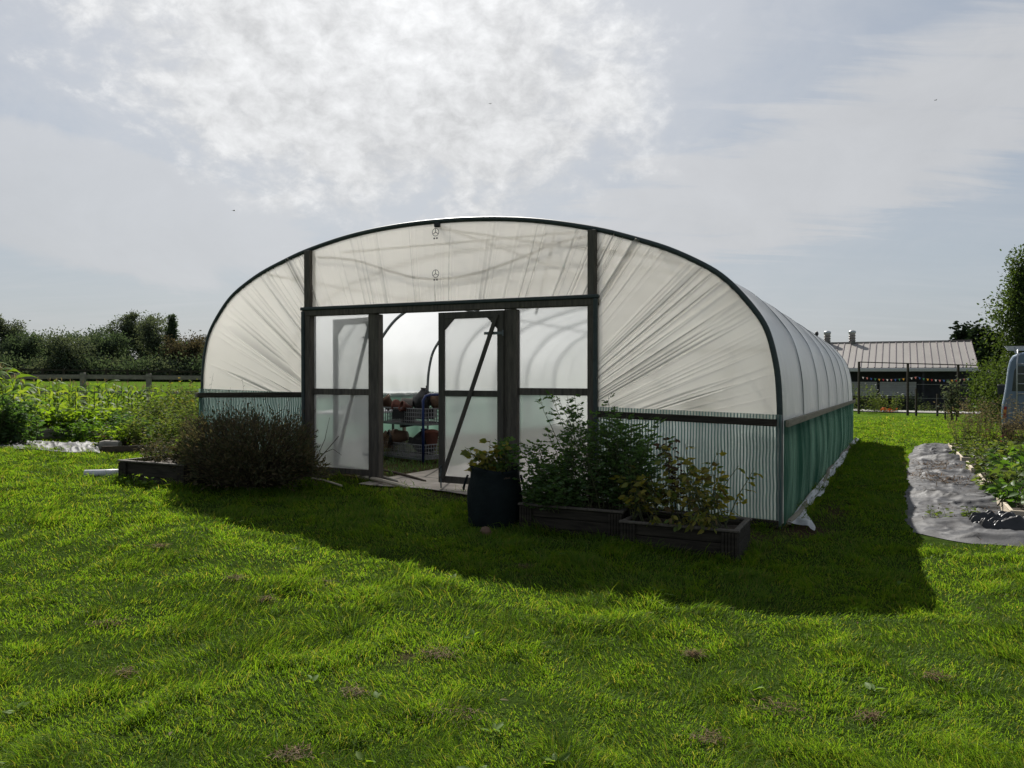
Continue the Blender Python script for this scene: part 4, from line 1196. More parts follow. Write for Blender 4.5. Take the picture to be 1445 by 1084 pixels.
for lab, r0, v0, lean in (('left green cloth scrap hanging behind the fixed panel', -5.83, .52, .10), ('right green cloth scrap hanging behind the fixed panel', -5.50, .40, .02)):
    x, y = W(r0, v0)
    o = MB().add([(-.085, 0, 1.32), (.085, 0, 1.32), (.085 + lean, .005, .98), (.0 + lean, .005, .93), (-.085, .008, 0.99 + .12), (-.085, -.006, 1.32), (.085, -.006, 1.32), (.085 + lean, -.001, .98), (.0 + lean, -.001, .93), (-.085, .002, 1.11)],
                 [(0, 1, 2, 3, 4), (9, 8, 7, 6, 5), (0, 5, 6, 1), (1, 6, 7, 2), (2, 7, 8, 3), (3, 8, 9, 4), (4, 9, 5, 0)]).build('cloth', M['green_cloth'])
    o.location = (x, y, 0); o.rotation_euler = (0, 0, -YAW); tag(o, lab, 'cloth')
n = 2600
r_ = -8.2 + 2.9 * NR.random(n); v_ = .4 + 5 * NR.random(n)
xx = CX + r_ * RD[0] + v_ * VD[0]; yy = CY + r_ * RD[1] + v_ * VD[1]
o = strips('tunnel_weeds', np.stack([xx, yy, g(xx, yy)], 1), np.stack([NR.normal(size=n) * .6, NR.normal(size=n) * .6, np.ones(n)], 1), .06 + .1 * NR.random(n), np.full(n, .012), .8, M['tomato'], segs=2)
tag(o, 'patchy weeds growing on the floor inside the tunnel', 'weeds', kind='stuff')

# ------------------------------------------------------------------ right: weed membrane and vegetable beds
def membrane_mat():
    m, nt, out = mat('weed_membrane')
    v = objco(nt); f = noise(nt, v, 2.2, 6, .65); f2 = noise(nt, v, 34, 3, .7); f3 = noise(nt, v, .9, 3)
    c = ramp(nt, f, [(.25, (.020, .017, .015)), (.5, (.036, .036, .039)), (.75, (.056, .056, .060))])
    bp = nd(nt, 'ShaderNodeBump', {'Strength': .25, 'Distance': .01, 'Height': f2})
    rr = nd(nt, 'ShaderNodeMapRange', {'Value': f, 'From Min': .3, 'From Max': .7, 'To Min': .75, 'To Max': .58})
    b = nd(nt, 'ShaderNodeBsdfPrincipled', {'Base Color': c, 'Roughness': rr.outputs[0], 'Specular IOR Level': .3, 'Normal': bp.outputs[0]})
    nt.links.new(b.outputs[0], out.inputs[0]); return m
M['membrane'] = membrane_mat()
nv, nr = 520, 200
vv = np.linspace(-.1, 13.7, nv)
edge_v = np.array([p[1] for p in MEMBRANE[:11]]); edge_r = np.array([p[0] for p in MEMBRANE[:11]])
er = np.interp(vv, edge_v, edge_r) + .05 * (vnoise(vv * 5.3, vv * 0 + 3) - .5)
er = np.where(vv < .35, er + (.35 - vv) * .9, er)
T, Vg = np.meshgrid(np.linspace(0, 1, nr) ** 1.5, vv)
Rg = er[:, None] + T * (7.2 - er[:, None])
Xw = CX + Rg * RD[0] + Vg * VD[0]; Yw = CY + Rg * RD[1] + Vg * VD[1]
z = g(Xw, Yw) + .018 + .008 * vnoise(Rg * 2.2, Vg * 2.6) + .006 * vnoise(Rg * 6, Vg * 8) + .05 * (1 - np.abs(2 * vnoise(Rg * 1.3 + Vg * .5 + 3, Vg * 3.1 - Rg * .4) - 1)) ** 4 + .022 * (1 - np.abs(2 * vnoise(Rg * 4.1 + 30, Vg * 6.3 - Rg * 2) - 1)) ** 4 + .020 * (1 - np.abs(2 * vnoise(Rg * 2.6 + 3, Vg * 10 + Rg * 3) - 1)) ** 5
for v0, a, w_, ph_ in ((3.05, .10, .10, .3), (5.15, .05, .09, 1), (6.5, .05, .10, 2), (9.3, .13, .16, .7), (1.2, .03, .08, 2.2), (4.3, .03, .07, .5)):
    c_ = v0 + .22 * np.sin(Rg * 1.7 + ph_) + .25 * (vnoise(Rg * 2, Rg * 0 + v0) - .5)
    z += a * np.exp(-((Vg - c_) / w_) ** 2) * (.35 + .9 * vnoise(Rg * 1.9 + v0, Vg * 0 + 2)) * np.clip(T * 9, 0, 1)
fade = np.clip(T * 25, 0, 1) * np.clip((Vg + .1) / .2, 0, 1)
z = g(Xw, Yw) + .006 + (z - g(Xw, Yw) - .006) * fade
ii = np.arange(nv * nr).reshape(nv, nr)
o = mesh_np('weed_membrane', np.stack([Xw, Yw, z], -1).reshape(-1, 3), [np.stack([ii[:-1, :-1], ii[:-1, 1:], ii[1:, 1:], ii[1:, :-1]], -1).reshape(-1, 4)], M['membrane'], None, True)
tag(o, 'wrinkled grey woven weed membrane laid along the vegetable beds on the right', 'ground sheet')

def litter(name, label, r, v, sr, sv, n, m, ln):
    a = r + NR.normal(size=n) * sr; c = v + NR.normal(size=n) * sv
    xx = CX + a * RD[0] + c * VD[0]; yy = CY + a * RD[1] + c * VD[1]
    o = strips(name, np.stack([xx, yy, g(xx, yy) + .05 + .02 * NR.random(n)], 1), np.stack([NR.normal(size=n), NR.normal(size=n), .3 * np.abs(NR.normal(size=n))], 1), ln * (.5 + NR.random(n)), np.full(n, .010), .5, m, segs=2)
    tag(o, label, 'plant litter', kind='stuff')
litter('plant_litter', 'dry brown stems strewn over the far membrane', 1.75, 7.5, .22, .55, 300, M['thatch'], .12)
litter('plant_litter', 'dry brown stems strewn over the middle of the membrane', 1.65, 5.2, .2, .35, 220, M['thatch'], .12)
litter('plant_litter', 'crumbs of soil and dry leaf scattered over the whole membrane', 1.7, 4.5, .35, 3.5, 420, M['brown_leaf'], .035)
litter('plant_litter', 'soil and dry bits against the nearest pale bed end', 2.05, 1.55, .10, .25, 160, M['thatch'], .06)
wx, wy = at(1372, 738)
for lab, p, n_, rx in (('green weed clump growing through the near end of the membrane', (1372, 740), 16, .16), ('small weed tuft on the membrane left of the larger clump', (1327, 737), 6, .10)):
    x, y = at(*p); t = thing('weed', lab, 'weed', (x, y, gz(x, y) + .03))
    bushy(t, rng, area_spots(rng, n_, rx, .08), .13, 1.0, 'weed', .05, .4, 8, .03, 1, .003, .1)
# crumpled black sheet
x, y = at(1432, 752)
n1, n2 = 70, 50
A, B2 = np.meshgrid(np.linspace(-1, 1, n1), np.linspace(-1, 1, n2), indexing='ij')
rr = np.clip(1 - np.hypot(A, B2), 0, 1)
rr = np.clip(rr + .5 * (vnoise(A * 2.5 + 1, B2 * 2.5 + 8) - .5), 0, 1)
z = (sstep(0, .3, rr) * (.01 + .10 * vnoise(A * 2.2 + 3, B2 * 1.8) + .09 * np.abs(2 * vnoise(A * 3 + 9, B2 * 4) - 1) + .05 * np.abs(2 * vnoise(A * 8 + 2, B2 * 9) - 1))) + .03
ii = np.arange(n1 * n2).reshape(n1, n2)
o = mesh_np('plastic_sheet', np.stack([A * .5, B2 * .24, z], -1).reshape(-1, 3), [np.stack([ii[:-1, :-1], ii[1:, :-1], ii[1:, 1:], ii[:-1, 1:]], -1).reshape(-1, 4)], solid('black_plastic', (.02, .02, .022), None, .38, scale=8, bump=.3, spec=.4), None, True)
o.location = (x, y, gz(x, y)); o.rotation_euler = (0, 0, rad(-12)); tag(o, 'crumpled shiny black plastic sheet in front of the nearest pale bed', 'plastic sheet')

grp = 'raised beds on the right'
beds = [(1.55, 2.85, 'nearest pale plank raised bed on the grey membrane'), (4.2, 5.35, 'dark fronted raised bed half hidden by squash leaves, second from the near end'), (6.3, 7.45, 'third pale raised bed from the near end of the membrane'), (8.6, 9.8, 'fourth pale raised bed from the near end of the membrane'), (11.4, 12.6, 'farthest small pale raised bed below the tan seeding weeds')]
for v0, v1, lab in beds:
    pl, tt = planter(lab, 2.22, 5.6, v0, v1, .17, 1, 'pale_wood', False, rad(1.5 * (R_.random() - .5)), grp, 'raised bed')
px_, py_ = at(1455, 690)
pr, pv = RV(px_, py_)
planter('short weathered raised bed with a thick grey rim among the squash', pr - .1, pr + 1.1, pv - .2, pv + .7, .26, 1, 'grey_wood', False, 0, grp, 'raised bed')
# crops
def crop(kind, lab, r, v, fn, grp=None, cat='plant', dz=.1):
    x, y = W(r, v); t = thing(kind, lab, cat, (x, y, gz(x, y) + dz), -YAW, grp); fn(t); return t
cg = 'leafy crops in the right hand beds'
def f_chard(h, n, rx, ry, leaf=.14, m='chard'):
    return lambda t: bushy(t, rng, area_spots(rng, n, rx, ry), h, .9, m, leaf, .6, 6, .06, 1, .006, .3, droop=.25)
for r, v, lab in ((2.50, 2.25, 'bright leafy greens at the left end of the nearest pale bed'), (3.0, 2.05, 'bright leafy greens in the middle of the nearest pale bed'), (3.6, 2.2, 'bright leafy greens at the frame edge in the nearest pale bed')):
    crop('leafy_greens', lab, r, v, f_chard(.30, 34, .34, .42, .10), cg)
for r, v, lab, h, rx in ((2.55, 3.6, 'trailing squash plant spilling on the membrane before the second bed', .30, .36), (2.9, 4.8, 'squash plant with broad leaves in the second bed', .42, .5), (3.9, 4.9, 'large squash plant right of the second bed', .48, .55), (3.2, 6.0, 'squash plant between the second and third beds', .42, .55), (4.6, 6.3, 'broad squash plant behind the weathered rimmed bed', .5, .6), (3.0, 7.7, 'mixed leafy greens in the third bed', .38, .45), (4.3, 8.2, 'tall leafy greens on the right of the third bed', .6, .6)):
    crop('squash_plant', lab, r, v, f_chard(h, 52, rx * 1.15, .5, .115, 'chard' if rng.random() < .6 else 'weed'), 'squash plants between the right hand beds')
for r, v, lab, h in ((2.75, 9.2, 'weedy green plants at the left end of the fourth bed', .36), (3.5, 9.3, 'weedy green plants in the middle of the fourth bed', .45), (2.75, 6.85, 'low green weeds at the left end of the third bed', .34), (2.7, 10.5, 'loose green weeds between the fourth and farthest beds', .4), (2.7, 4.75, 'low weeds at the left end of the dark fronted bed', .32), (4.2, 10.2, 'weedy green plants behind the fourth bed', .55), (5.4, 9.4, 'bushy weeds below the van', .6), (6.2, 7.0, 'rank weeds at the frame edge in front of the van', .55), (5.6, 11.2, 'leafy weeds before the van wheels', .65), (7.0, 9.0, 'dense weeds right of the van bumper', .6)):
    crop('weed', lab, r, v, lambda t, h=h: bushy(t, rng, area_spots(rng, 28, .55, .5), h, .6, 'weed', .075, .45, 12, .07, 3, .005, .1, tipflower=('flower_white', .12, .02)), 'weeds along the right hand beds', 'weed', 0)
for r, v, lab in ((2.75, 12.1, 'left tan seeding grass clump at the far bed'), (3.6, 11.7, 'middle tan seeding grass clump at the far bed'), (4.6, 12.6, 'right tan seeding grass clump beside the van')):
    def f_tan(t):
        bushy(t, rng, area_spots(rng, 75, .45, .4), 1.08, .45, 'tan_seed', .042, .4, 24, .03, 1, .004, .45, 'dry_stem', hvar=.3)
        bushy(t, rng, area_spots(rng, 26, .45, .42), .5, .6, 'weed', .07, .45, 9, .06, 3, .004, .1, name='leaves')
    crop('seeding_weed', lab, r, v, f_tan, 'tan seeding weeds', 'weed', 0)
x, y = at(1413, 640)
t = thing('red_plant', 'dark red leafed plant standing before the van', 'plant', (x, y, gz(x, y)))
bushy(t, rng, area_spots(rng, 12, .3, .2), .5, .4, 'red_leaf', .06, .45, 12, .05, 1, .005, .3)

# ------------------------------------------------------------------ the van
def van():
    yaw = rad(-34)
    D = np.array([math.sin(rad(34)), math.cos(rad(34))]); Rr = np.array([math.cos(rad(34)), -math.sin(rad(34))])
    Y = 20.0; X = (1413 - 722.5) / 1090 * Y
    cx, cy = X + Rr[0] * 1.0, Y + Rr[1] * 1.0
    v = thing('van', 'blue-grey high roof van with a ladder on its rear door', 'van', (cx, cy, gz(cx, cy)), yaw)
    paint = solid('van_paint', (.13, .18, .24), (.115, .16, .215), .32, .25, scale=1.2, spec=.5)
    glass = solid('van_glass', (.03, .036, .042), None, .12, 0, spec=.5)
    trim = solid('van_trim', (.035, .036, .038), None, .6)
    half = [(0, 2.44), (.40, 2.43), (.62, 2.40), (.76, 2.33), (.83, 2.2), (.87, 2.0), (.91, 1.6), (.955, 1.25), (.985, 1.1), (1.0, .95), (1.0, .75), (.985, .55), (.96, .44), (.6, .42), (0, .42)]
    ring = half + [(-x, z) for x, z in half[-2:0:-1]]
    secs = [(0, .955, .975), (.03, .98, .99), (.10, 1, 1), (1.2, 1, 1), (2.6, 1, 1), (3.6, 1, 1), (4.1, 1, .99), (4.45, .99, .9), (4.85, .97, .64), (5.2, .95, .46), (5.45, .9, .40), (5.55, .82, .32)]
    V = []; n = len(ring)
    for y, sw, sh in secs:
        for x, z in ring: V.append((x * sw, y, .42 + (z - .42) * sh))
    F = [(i * n + k, i * n + (k + 1) % n, (i + 1) * n + (k + 1) % n, (i + 1) * n + k) for i in range(len(secs) - 1) for k in range(n)]
    F += [tuple(range(n - 1, -1, -1)), tuple((len(secs) - 1) * n + k for k in range(n))]
    MB().add(V, F).build('body', paint, v, False)
    def patch(name, pts, m, d=.012):
        b = MB(); k = len(pts); b.add([(x, -d, z) for x, z in pts] + [(x, .004, z) for x, z in pts], [tuple(range(k - 1, -1, -1))] + [(i, (i + 1) % k, (i + 1) % k + k, i + k) for i in range(k)])
        return b.build(name, m, v)
    for s in (-1, 1):
        dr = patch('rear_door', [(s * .86, .68), (s * .02, .68), (s * .02, 2.24), (s * .68, 2.24), (s * .76, 2.1), (s * .82, 1.5)], paint, .010)
        wn = patch('rear_window', [(s * .77, 1.42), (s * .12, 1.42), (s * .12, 2.06), (s * .66, 2.06), (s * .72, 1.95)], glass, .016)
        wn.parent = dr
        lc = patch('light_cluster', [(s * .96, .72), (s * .885, .72), (s * .875, 1.02), (s * .935, 1.02)], solid('lamp_red', (.30, .03, .03), None, .25), .018)
        am = patch('indicator', [(s * .955, .86), (s * .885, .86), (s * .88, .94), (s * .945, .94)], solid('lamp_amber', (.6, .25, .05), None, .25), .024); am.parent = lc
        b = MB().box((s * .5, -.014, .86), (.68, .012, .03)); b.build('chrome_strip', M['galv'], dr)
    b = MB().box((0, -.07, .52), (1.98, .18, .17), bev=.04); b.build('bumper', trim, v)
    b = MB().box((.04, -.022, 1.12), (.05, .02, .12), bev=.006); b.build('door_handle', trim, v)
    b = MB()
    for x in (-.66, -.36):
        b.tube([(x, -.05, .70), (x, -.085, .80), (x, -.085, 2.10), (x * .98, -.07, 2.32), (x * .98, .05, 2.47), (x * .98, .22, 2.485)], .018, 8)
    for k in range(6): b.tube([(-.66, -.085, .86 + k * .25), (-.36, -.085, .86 + k * .25)], .015, 6)
    b.build('ladder', M['galv'], v, True)
    b = MB()
    for x in (-.72, .72):
        b.bar((x, .15, 2.53), (x, 3.6, 2.53), .04, .035, bev=.008)
        for y in (.4, 1.9, 3.3): b.box((x * .98, y, 2.47), (.05, .08, .10))
    for y in (.15, 1.2, 2.3, 3.5): b.bar((-.95, y, 2.565), (.95, y, 2.565), .05, .03, bev=.006)
    b.build('roof_rack', M['galv'], v)
    for s in (-1, 1):
        sw = MB().add([(s * .925, .45, 1.42), (s * .925, 2.9, 1.42), (s * .875, 2.9, 2.05), (s * .875, .45, 2.05), (s * .89, .45, 1.42), (s * .89, 2.9, 1.42), (s * .84, 2.9, 2.05), (s * .84, .45, 2.05)], [(0, 1, 2, 3), (7, 6, 5, 4), (0, 4, 5, 1), (3, 2, 6, 7), (0, 3, 7, 4), (1, 5, 6, 2)]).build('side_window', glass, v)
        for y in (1.0, 4.3):
            t = MB().tube([(s * .78, y, .34), (s * 1.0, y, .34)], .34, 24).build('wheel', trim, v)
            MB().tube([(s * .985, y, .34), (s * 1.012, y, .34)], .2, 18).build('rim', M['galv'], t)
        MB().box((s * 1.12, 4.1, 1.4), (.2, .1, .3), bev=.03).build('wing_mirror', trim, v)
van()

# ------------------------------------------------------------------ trees
def tree(name, label, x, y, h, rx, seed, leafmat, leaf, nleaf, shape='round', base=.15, group=None, trunk=.12, cat='tree', gaps=.45, clump=.28, dz=0):
    rg = random.Random(seed)
    t = thing(name, label, cat, (x, y, gz(x, y) + dz), 0, group)
    tk = MB(); trunk_top = h * (.74 if shape == 'round' else .92)
    pts = [Vector((rg.gauss(0, .04) * h * .2 * k / 7, rg.gauss(0, .04) * h * .2 * k / 7, trunk_top * k / 7 - .1 * (k == 0))) for k in range(8)]
    tk.tube(pts, [trunk * (1 - .9 * k / 7) + .012 for k in range(8)], 8)
    centres = []
    nb = 46
    for k in range(nb if shape != 'round' else 34):
        zf = base + (1 - base) * ((k + rg.random()) / nb)
        s = (zf - base) / (1 - base)
        if shape == 'round': w = math.sqrt(max(0.02, 1 - (2 * s - .8) ** 2 / 1.55))
        elif shape == 'spire': w = (1 - s) ** 1.05 * 1.1 + .04
        else: w = (1 - s) ** 1.0 + .03
        a = rg.random() * 2 * PI
        L = rx * w * (.55 + .6 * rg.random())
        f = min(zf, .92) / .92 * 7; i = min(int(f * .8), 6)
        p0 = pts[i].lerp(pts[i + 1], f * .8 - i if f * .8 - i < 1 else 1)
        p1 = Vector((math.cos(a) * L, math.sin(a) * L, zf * h)) + Vector((pts[i].x, pts[i].y, 0))
        if shape == 'conifer': p1.z -= L * .22
        tk.tube([p0, p0.lerp(p1, .5) + Vector((0, 0, -.03 * h * .3 if shape != 'conifer' else .05)), p1], [trunk * .3 * (1 - s) + .012, trunk * .2 * (1 - s) + .01, .006], 5, False)
        centres.append((p1, (.7 + .6 * rg.random()) * (.6 + .6 * w)))
        centres.append((p0.lerp(p1, .6), (.7 + .5 * rg.random()) * (.5 + .6 * w)))
        if rg.random() < .7: centres.append((p0.lerp(p1, .25) + Vector((rg.gauss(0, .1), rg.gauss(0, .1), rg.gauss(0, .1))) * rx, (.7 + .5 * rg.random()) * (.5 + .5 * w)))
    tk.build('trunk', M['bark'], t)
    rn = np.random.default_rng(seed)
    wt = np.array([.35 + max(0, c[0].z) / h for c in centres]) * np.array([rg.choice((.35, .8, 1.3, 1.8)) for _ in centres]) if shape == 'round' else np.ones(len(centres))
    ci = rn.choice(len(centres), nleaf, p=wt / wt.sum())
    C = np.array([c[0] for c in centres])[ci]; S = np.array([c[1] for c in centres])[ci]
    off = rn.normal(size=(nleaf, 3)) * np.array([1, 1, .75]) * (clump * rx) * S[:, None]
    P = C + off
    kp = P[:, 2] > .05; P = P[kp]; off = off[kp]; n = len(P)
    D = nrmz(nrmz(off) + rn.normal(size=(n, 3)) * .7 + np.array([0, 0, .1]))
    if shape == 'conifer': D = nrmz(D * np.array([1, 1, .3]) + np.array([0, 0, -.15]))
    leaf_mesh('crown', P, D, (leaf * (.6 + .8 * rn.random(n)))[:, None], np.full((n, 1), .55), leafmat, t, .2, .15)
    return t
M['hedge_a'] = leafm('hedge_a', [(.034, .052, .034), (.046, .066, .042), (.062, .082, .054), (.038, .056, .038)], .35, (1.4, 1.45, .8), .03)  # greens lightened towards blue: distance haze is put into the leaf colour
M['hedge_b'] = leafm('hedge_b', [(.054, .07, .05), (.068, .084, .06), (.09, .104, .074)], .35, (1.4, 1.4, .8), .03)  # paler set, also lifted bluish to paint in the haze
M['hedge_c'] = leafm('hedge_c', [(.06, .05, .034), (.05, .05, .03), (.075, .06, .04)], .35, (1.3, 1.2, .8), .03)
M['conifer'] = leafm('conifer', [(.015, .026, .014), (.02, .032, .016), (.012, .02, .012)], .2, (1.3, 1.4, .8), .03)
M['right_tree'] = leafm('right_tree', [(.028, .048, .014), (.04, .062, .018), (.055, .08, .022), (.03, .045, .016)], .4, (1.6, 1.6, .7), .12)
tl_ = [(-28, 455, 92, 'hedge_a', 'tall open crowned tree at the left edge of the field'), (12, 452, 90, 'hedge_b', 'thin topped tree near the left edge of the field hedge'), (40, 466, 84, 'hedge_a', 'rounded dark tree, second from the left in the field hedge'), (70, 470, 88, 'hedge_a', 'low rounded tree between two taller ones in the hedge'),
       (92, 468, 80, 'hedge_b', 'grey-green bushy tree behind the lettuce bed'), (122, 460, 92, 'hedge_a', 'dark round headed tree left of the tallest group'), (150, 466, 86, 'hedge_a', 'dark bushy tree just left of the tallest group'), (176, 445, 96, 'hedge_b', 'tallest pale grey-green tree in the hedge'), (200, 447, 98, 'hedge_b', 'tall feathery tree right of the tallest one'),
       (222, 452, 92, 'hedge_b', 'tall loose tree right of the feathery one'), (243, 457, 88, 'hedge_a', 'narrow dark upright tree near the tunnel'), (262, 474, 84, 'hedge_c', 'brownish tree beside the narrow upright one'), (284, 468, 90, 'hedge_c', 'brown tinged tree meeting the tunnel arch'), (305, 474, 88, 'hedge_a', 'dark tree half hidden behind the tunnel arch'), (-60, 470, 90, 'hedge_a', 'dark tree beyond the left frame edge')]
for k, (px, py, Y, m, lab) in enumerate(tl_):
    X = (px - 722.5) / 1090 * Y
    z0 = gz(X, Y); h = EYE + (530 - py) / 1090 * Y - z0
    tree('hedge_tree', lab, X, Y, h * (1.36 if k in (0, 1, 7, 8, 9) else 1.2 if k < 10 else 1.14), (1.75 if k not in (10,) else 1.3) * (.9 + .4 * R_.random()), 40 + k, M[m], .21, 10000, 'round' if k != 10 else 'spire', .05, 'trees along the field hedge', .18, clump=.19)
# low thicket filling the foot of the hedge
for k in range(13):
    px = -45 + k * 29; Y = 79 + 4 * R_.random(); X = (px - 722.5) / 1090 * Y
    tree('hedge_shrub', 'low dark shrub filling the foot of the field hedge', X, Y, 1.9 + .9 * R_.random(), 2.1, 90 + k, M[('hedge_a', 'hedge_b', 'hedge_a')[k % 3]], .26, 3000, 'round', .0, 'shrubs at the foot of the field hedge', .06, 'shrub', clump=.3)

X, Y = (1437 - 722.5) / 1090 * 30, 30
tree('broadleaf_tree', 'tall leafy tree with a pointed top beside the van', X + .1, Y, 6.7, 1.7, 7, M['right_tree'], .105, 17000, 'spire', .02, None, .14, clump=.20)
X, Y = (1475 - 722.5) / 1090 * 31, 31
tree('broadleaf_tree', 'leafy tree at the right frame edge behind the van', X, Y, 5.4, 1.9, 8, M['right_tree'], .115, 14000, 'spire', .02, None, .14, clump=.22)
X, Y = (1413 - 722.5) / 1090 * 33, 33
tree('broadleaf_tree', 'lower leafy tree at the foot of the tall pointed one', X, Y, 3.3, .95, 9, M['right_tree'], .11, 11000, 'round', .02, None, .1, clump=.24)
for px, py, Y, lab, s in ((1357, 459, 62, 'left dark conifer behind the barn roof end', 3), (1381, 461, 60, 'right dark conifer behind the barn roof end', 4), (1402, 470, 58, 'dark conifer hidden behind the tall leafy tree', 5)):
    X = (px - 722.5) / 1090 * Y; z0 = gz(X, Y)
    tree('conifer_tree', lab, X, Y, EYE + (530 - py) / 1090 * Y - z0, 1.9, s, M['conifer'], .32, 5000, 'conifer', .03, 'conifers behind the barn', .2, clump=.2)
X, Y = (1343 - 722.5) / 1090 * 34, 34
st = tree('sapling', 'slim young tree tied between stakes in front of the barn', X, Y, 2.25, .36, 12, M['hedge_b'], .13, 420, 'round', .12, None, .03, clump=.3)
for dx in (-.22, .05, .28):
    MB().tube([(dx, .1, -.1), (dx, .1, .95)], .03, 6).build('stake', M['dark_wood'], st)

# shrubs before the barn
for px, py, h, m, lab, fl in ((1222, 583, 1.35, 'weed', 'tall feathery weeds with white flowers by the tunnel end', 'flower_white'), (1252, 582, .95, 'weed', 'low tangled green shrub in front of the barn', 'flower_white'), (1283, 580, .95, 'hedge_a', 'grey-green shrub below the fence post', None)):
    x, y = at(px, py); t = thing('shrub', lab, 'shrub', (x, y, gz(x, y)), 0, 'shrubs before the barn')
    bushy(t, rng, area_spots(rng, 34, .75, .5), h, .55, m, .085, .4, 16, .09, 3, .006, .08, tipflower=(fl, .3, .035) if fl else None)
x, y = at(1253, 583)
t = thing('orange_flowers', 'low clump of orange-red flowers in the lawn before the shrubs', 'flowers', (x, y, gz(x, y)))
bushy(t, rng, area_spots(rng, 20, .35, .2), .26, .8, 'orange_leaf', .09, .6, 7, .03, 1, .005, .3)
for px in (1300, 1312, 1390, 1404):
    x, y = at(px, 582); t = thing('grass_clump', 'tuft of long grass at the edge of the far lawn', 'grass tuft', (x, y, gz(x, y)), 0, 'long grass tufts before the barn')
    bushy(t, rng, area_spots(rng, 16, .4, .3), .5, .6, 'weed', .08, .3, 8, .05, 1, .005, .1)

# ------------------------------------------------------------------ the barn on the right
def barn():
    K = 46.0
    ex = (1381 - 722.5) / 1090 * K
    o = thing('barn', 'long low dark barn with a pale ribbed metal roof and deep eave', 'barn', (ex, K, gz(ex, K)), -YAW)
    z0 = o.location.z
    ez = EYE + 11.5 / 1090 * K - z0; L = 20; dep = 5.2; rz = EYE + 49 / 1090 * (K + dep * .8957) - z0
    roofm = solid('roof_metal', (.245, .228, .208), (.205, .19, .175), .5, .15, scale=1.0, stretch=(1, .3, 1))
    seamm = solid('roof_seam', (.20, .17, .17), None, .5, .15)
    wallm = solid('barn_wall', (.028, .03, .036), None, .8, scale=4)
    sl = Vector((0, dep, rz - ez)); nrm = Vector((0, -(rz - ez), dep)).normalized()
    V = [(0, 0, ez), (-L, 0, ez), (-L, dep, rz), (0, dep, rz)]
    b = MB(); b.add([Vector(p) for p in V] + [Vector(p) - nrm * .08 for p in V], [(3, 2, 1, 0), (4, 5, 6, 7), (0, 1, 5, 4), (1, 2, 6, 5), (2, 3, 7, 6), (3, 0, 4, 7)])
    V2 = [(0, dep + .001, rz), (-L, dep + .001, rz), (-L, 2 * dep, ez), (0, 2 * dep, ez)]
    b.add([Vector(p) for p in V2] + [Vector(p) - Vector((0, .02, .08)) for p in V2], [(3, 2, 1, 0), (4, 5, 6, 7), (0, 1, 5, 4), (1, 2, 6, 5), (2, 3, 7, 6), (3, 0, 4, 7)])
    rf = b.build('roof', roofm, o)
    b = MB()
    for k in range(int(L / .40) + 1):
        x = -.03 - k * .40
        b.bar(Vector((x, 0.02, ez)) + nrm * .018, Vector((x, dep, rz)) + nrm * .018, .055, .05, nrm)
    b.build('roof_seams', seamm, rf)
    MB().box((-L / 2, dep, rz + .035), (L + .1, .25, .05), bev=.01).build('ridge_cap', seamm, rf)
    MB().box((-L / 2, -.09, ez - .14), (L, .14, .22), bev=.03).build('gutter', M['galv'], o)
    MB().box((-L / 2 - .1, 1.9, ez / 2 - .2), (L - .4, .15, ez + .35)).build('front_wall', wallm, o)
    MB().add([(-.3, 1.98, -.5), (-.3, 2 * dep - .2, -.5), (-.3, 2 * dep - .2, ez - .1), (-.3, dep, rz - .14), (-.3, 1.98, ez + .35), (-.42, 1.98, -.5), (-.42, 2 * dep - .2, -.5), (-.42, 2 * dep - .2, ez - .1), (-.42, dep, rz - .14), (-.42, 1.98, ez + .35)],
             [(0, 1, 2, 3, 4), (9, 8, 7, 6, 5), (0, 5, 6, 1), (1, 6, 7, 2), (2, 7, 8, 3), (3, 8, 9, 4), (4, 9, 5, 0)]).build('gable_wall', wallm, o)
    gm = solid('shutter', (.42, .43, .44), (.34, .34, .35), .5, .2, scale=2)
    for x0, x1 in ((-3.25, -5.35), (-5.50, -8.3), (-8.5, -11.4), (-11.6, -14.5)):
        b = MB()
        for k in range(8): b.box(((x0 + x1) / 2, 1.80, .86 + k * .115), (abs(x1 - x0), .04, .108), bev=.012)
        b.build('roller_shutter', gm, o)
    for x in (-5.42, -8.4, -11.5, -3.1): MB().box((x, 1.80, 1.3), (.10, .08, 2.6)).build('wall_post', wallm, o)
    MB().box((-8.5, 1.45, .62), (11, .7, .05)).build('counter', M['dark_wood'], o)
    for x in (-2.9, -9.4): MB().box((x, .12, ez / 2 - .2), (.10, .10, ez + .1)).build('eave_post', wallm, o)
    vm = M['galv']
    for x in (-8.75, -7.15):
        c = MB().lathe([(.20, -.3), (.20, .62), (.24, .66), (.24, .80), (.12, .86), (0, .86)], 16).build('roof_vent', vm, o, True); c.location = (x, dep - .15, rz)
        for q in range(3):
            rg_ = MB().lathe([(.205, 0), (.23, .02), (.23, .06), (.205, .08)], 16).build('vent_ring', seamm, c); rg_.location = (0, 0, .1 + q * .17)
    c = MB().lathe([(.07, -.3), (.07, .55), (.12, .6), (.12, .75), (.03, .86)], 12).build('flue', M['black_pot'], o, True); c.location = (-9.45, dep - .1, rz)
    return o
barn()

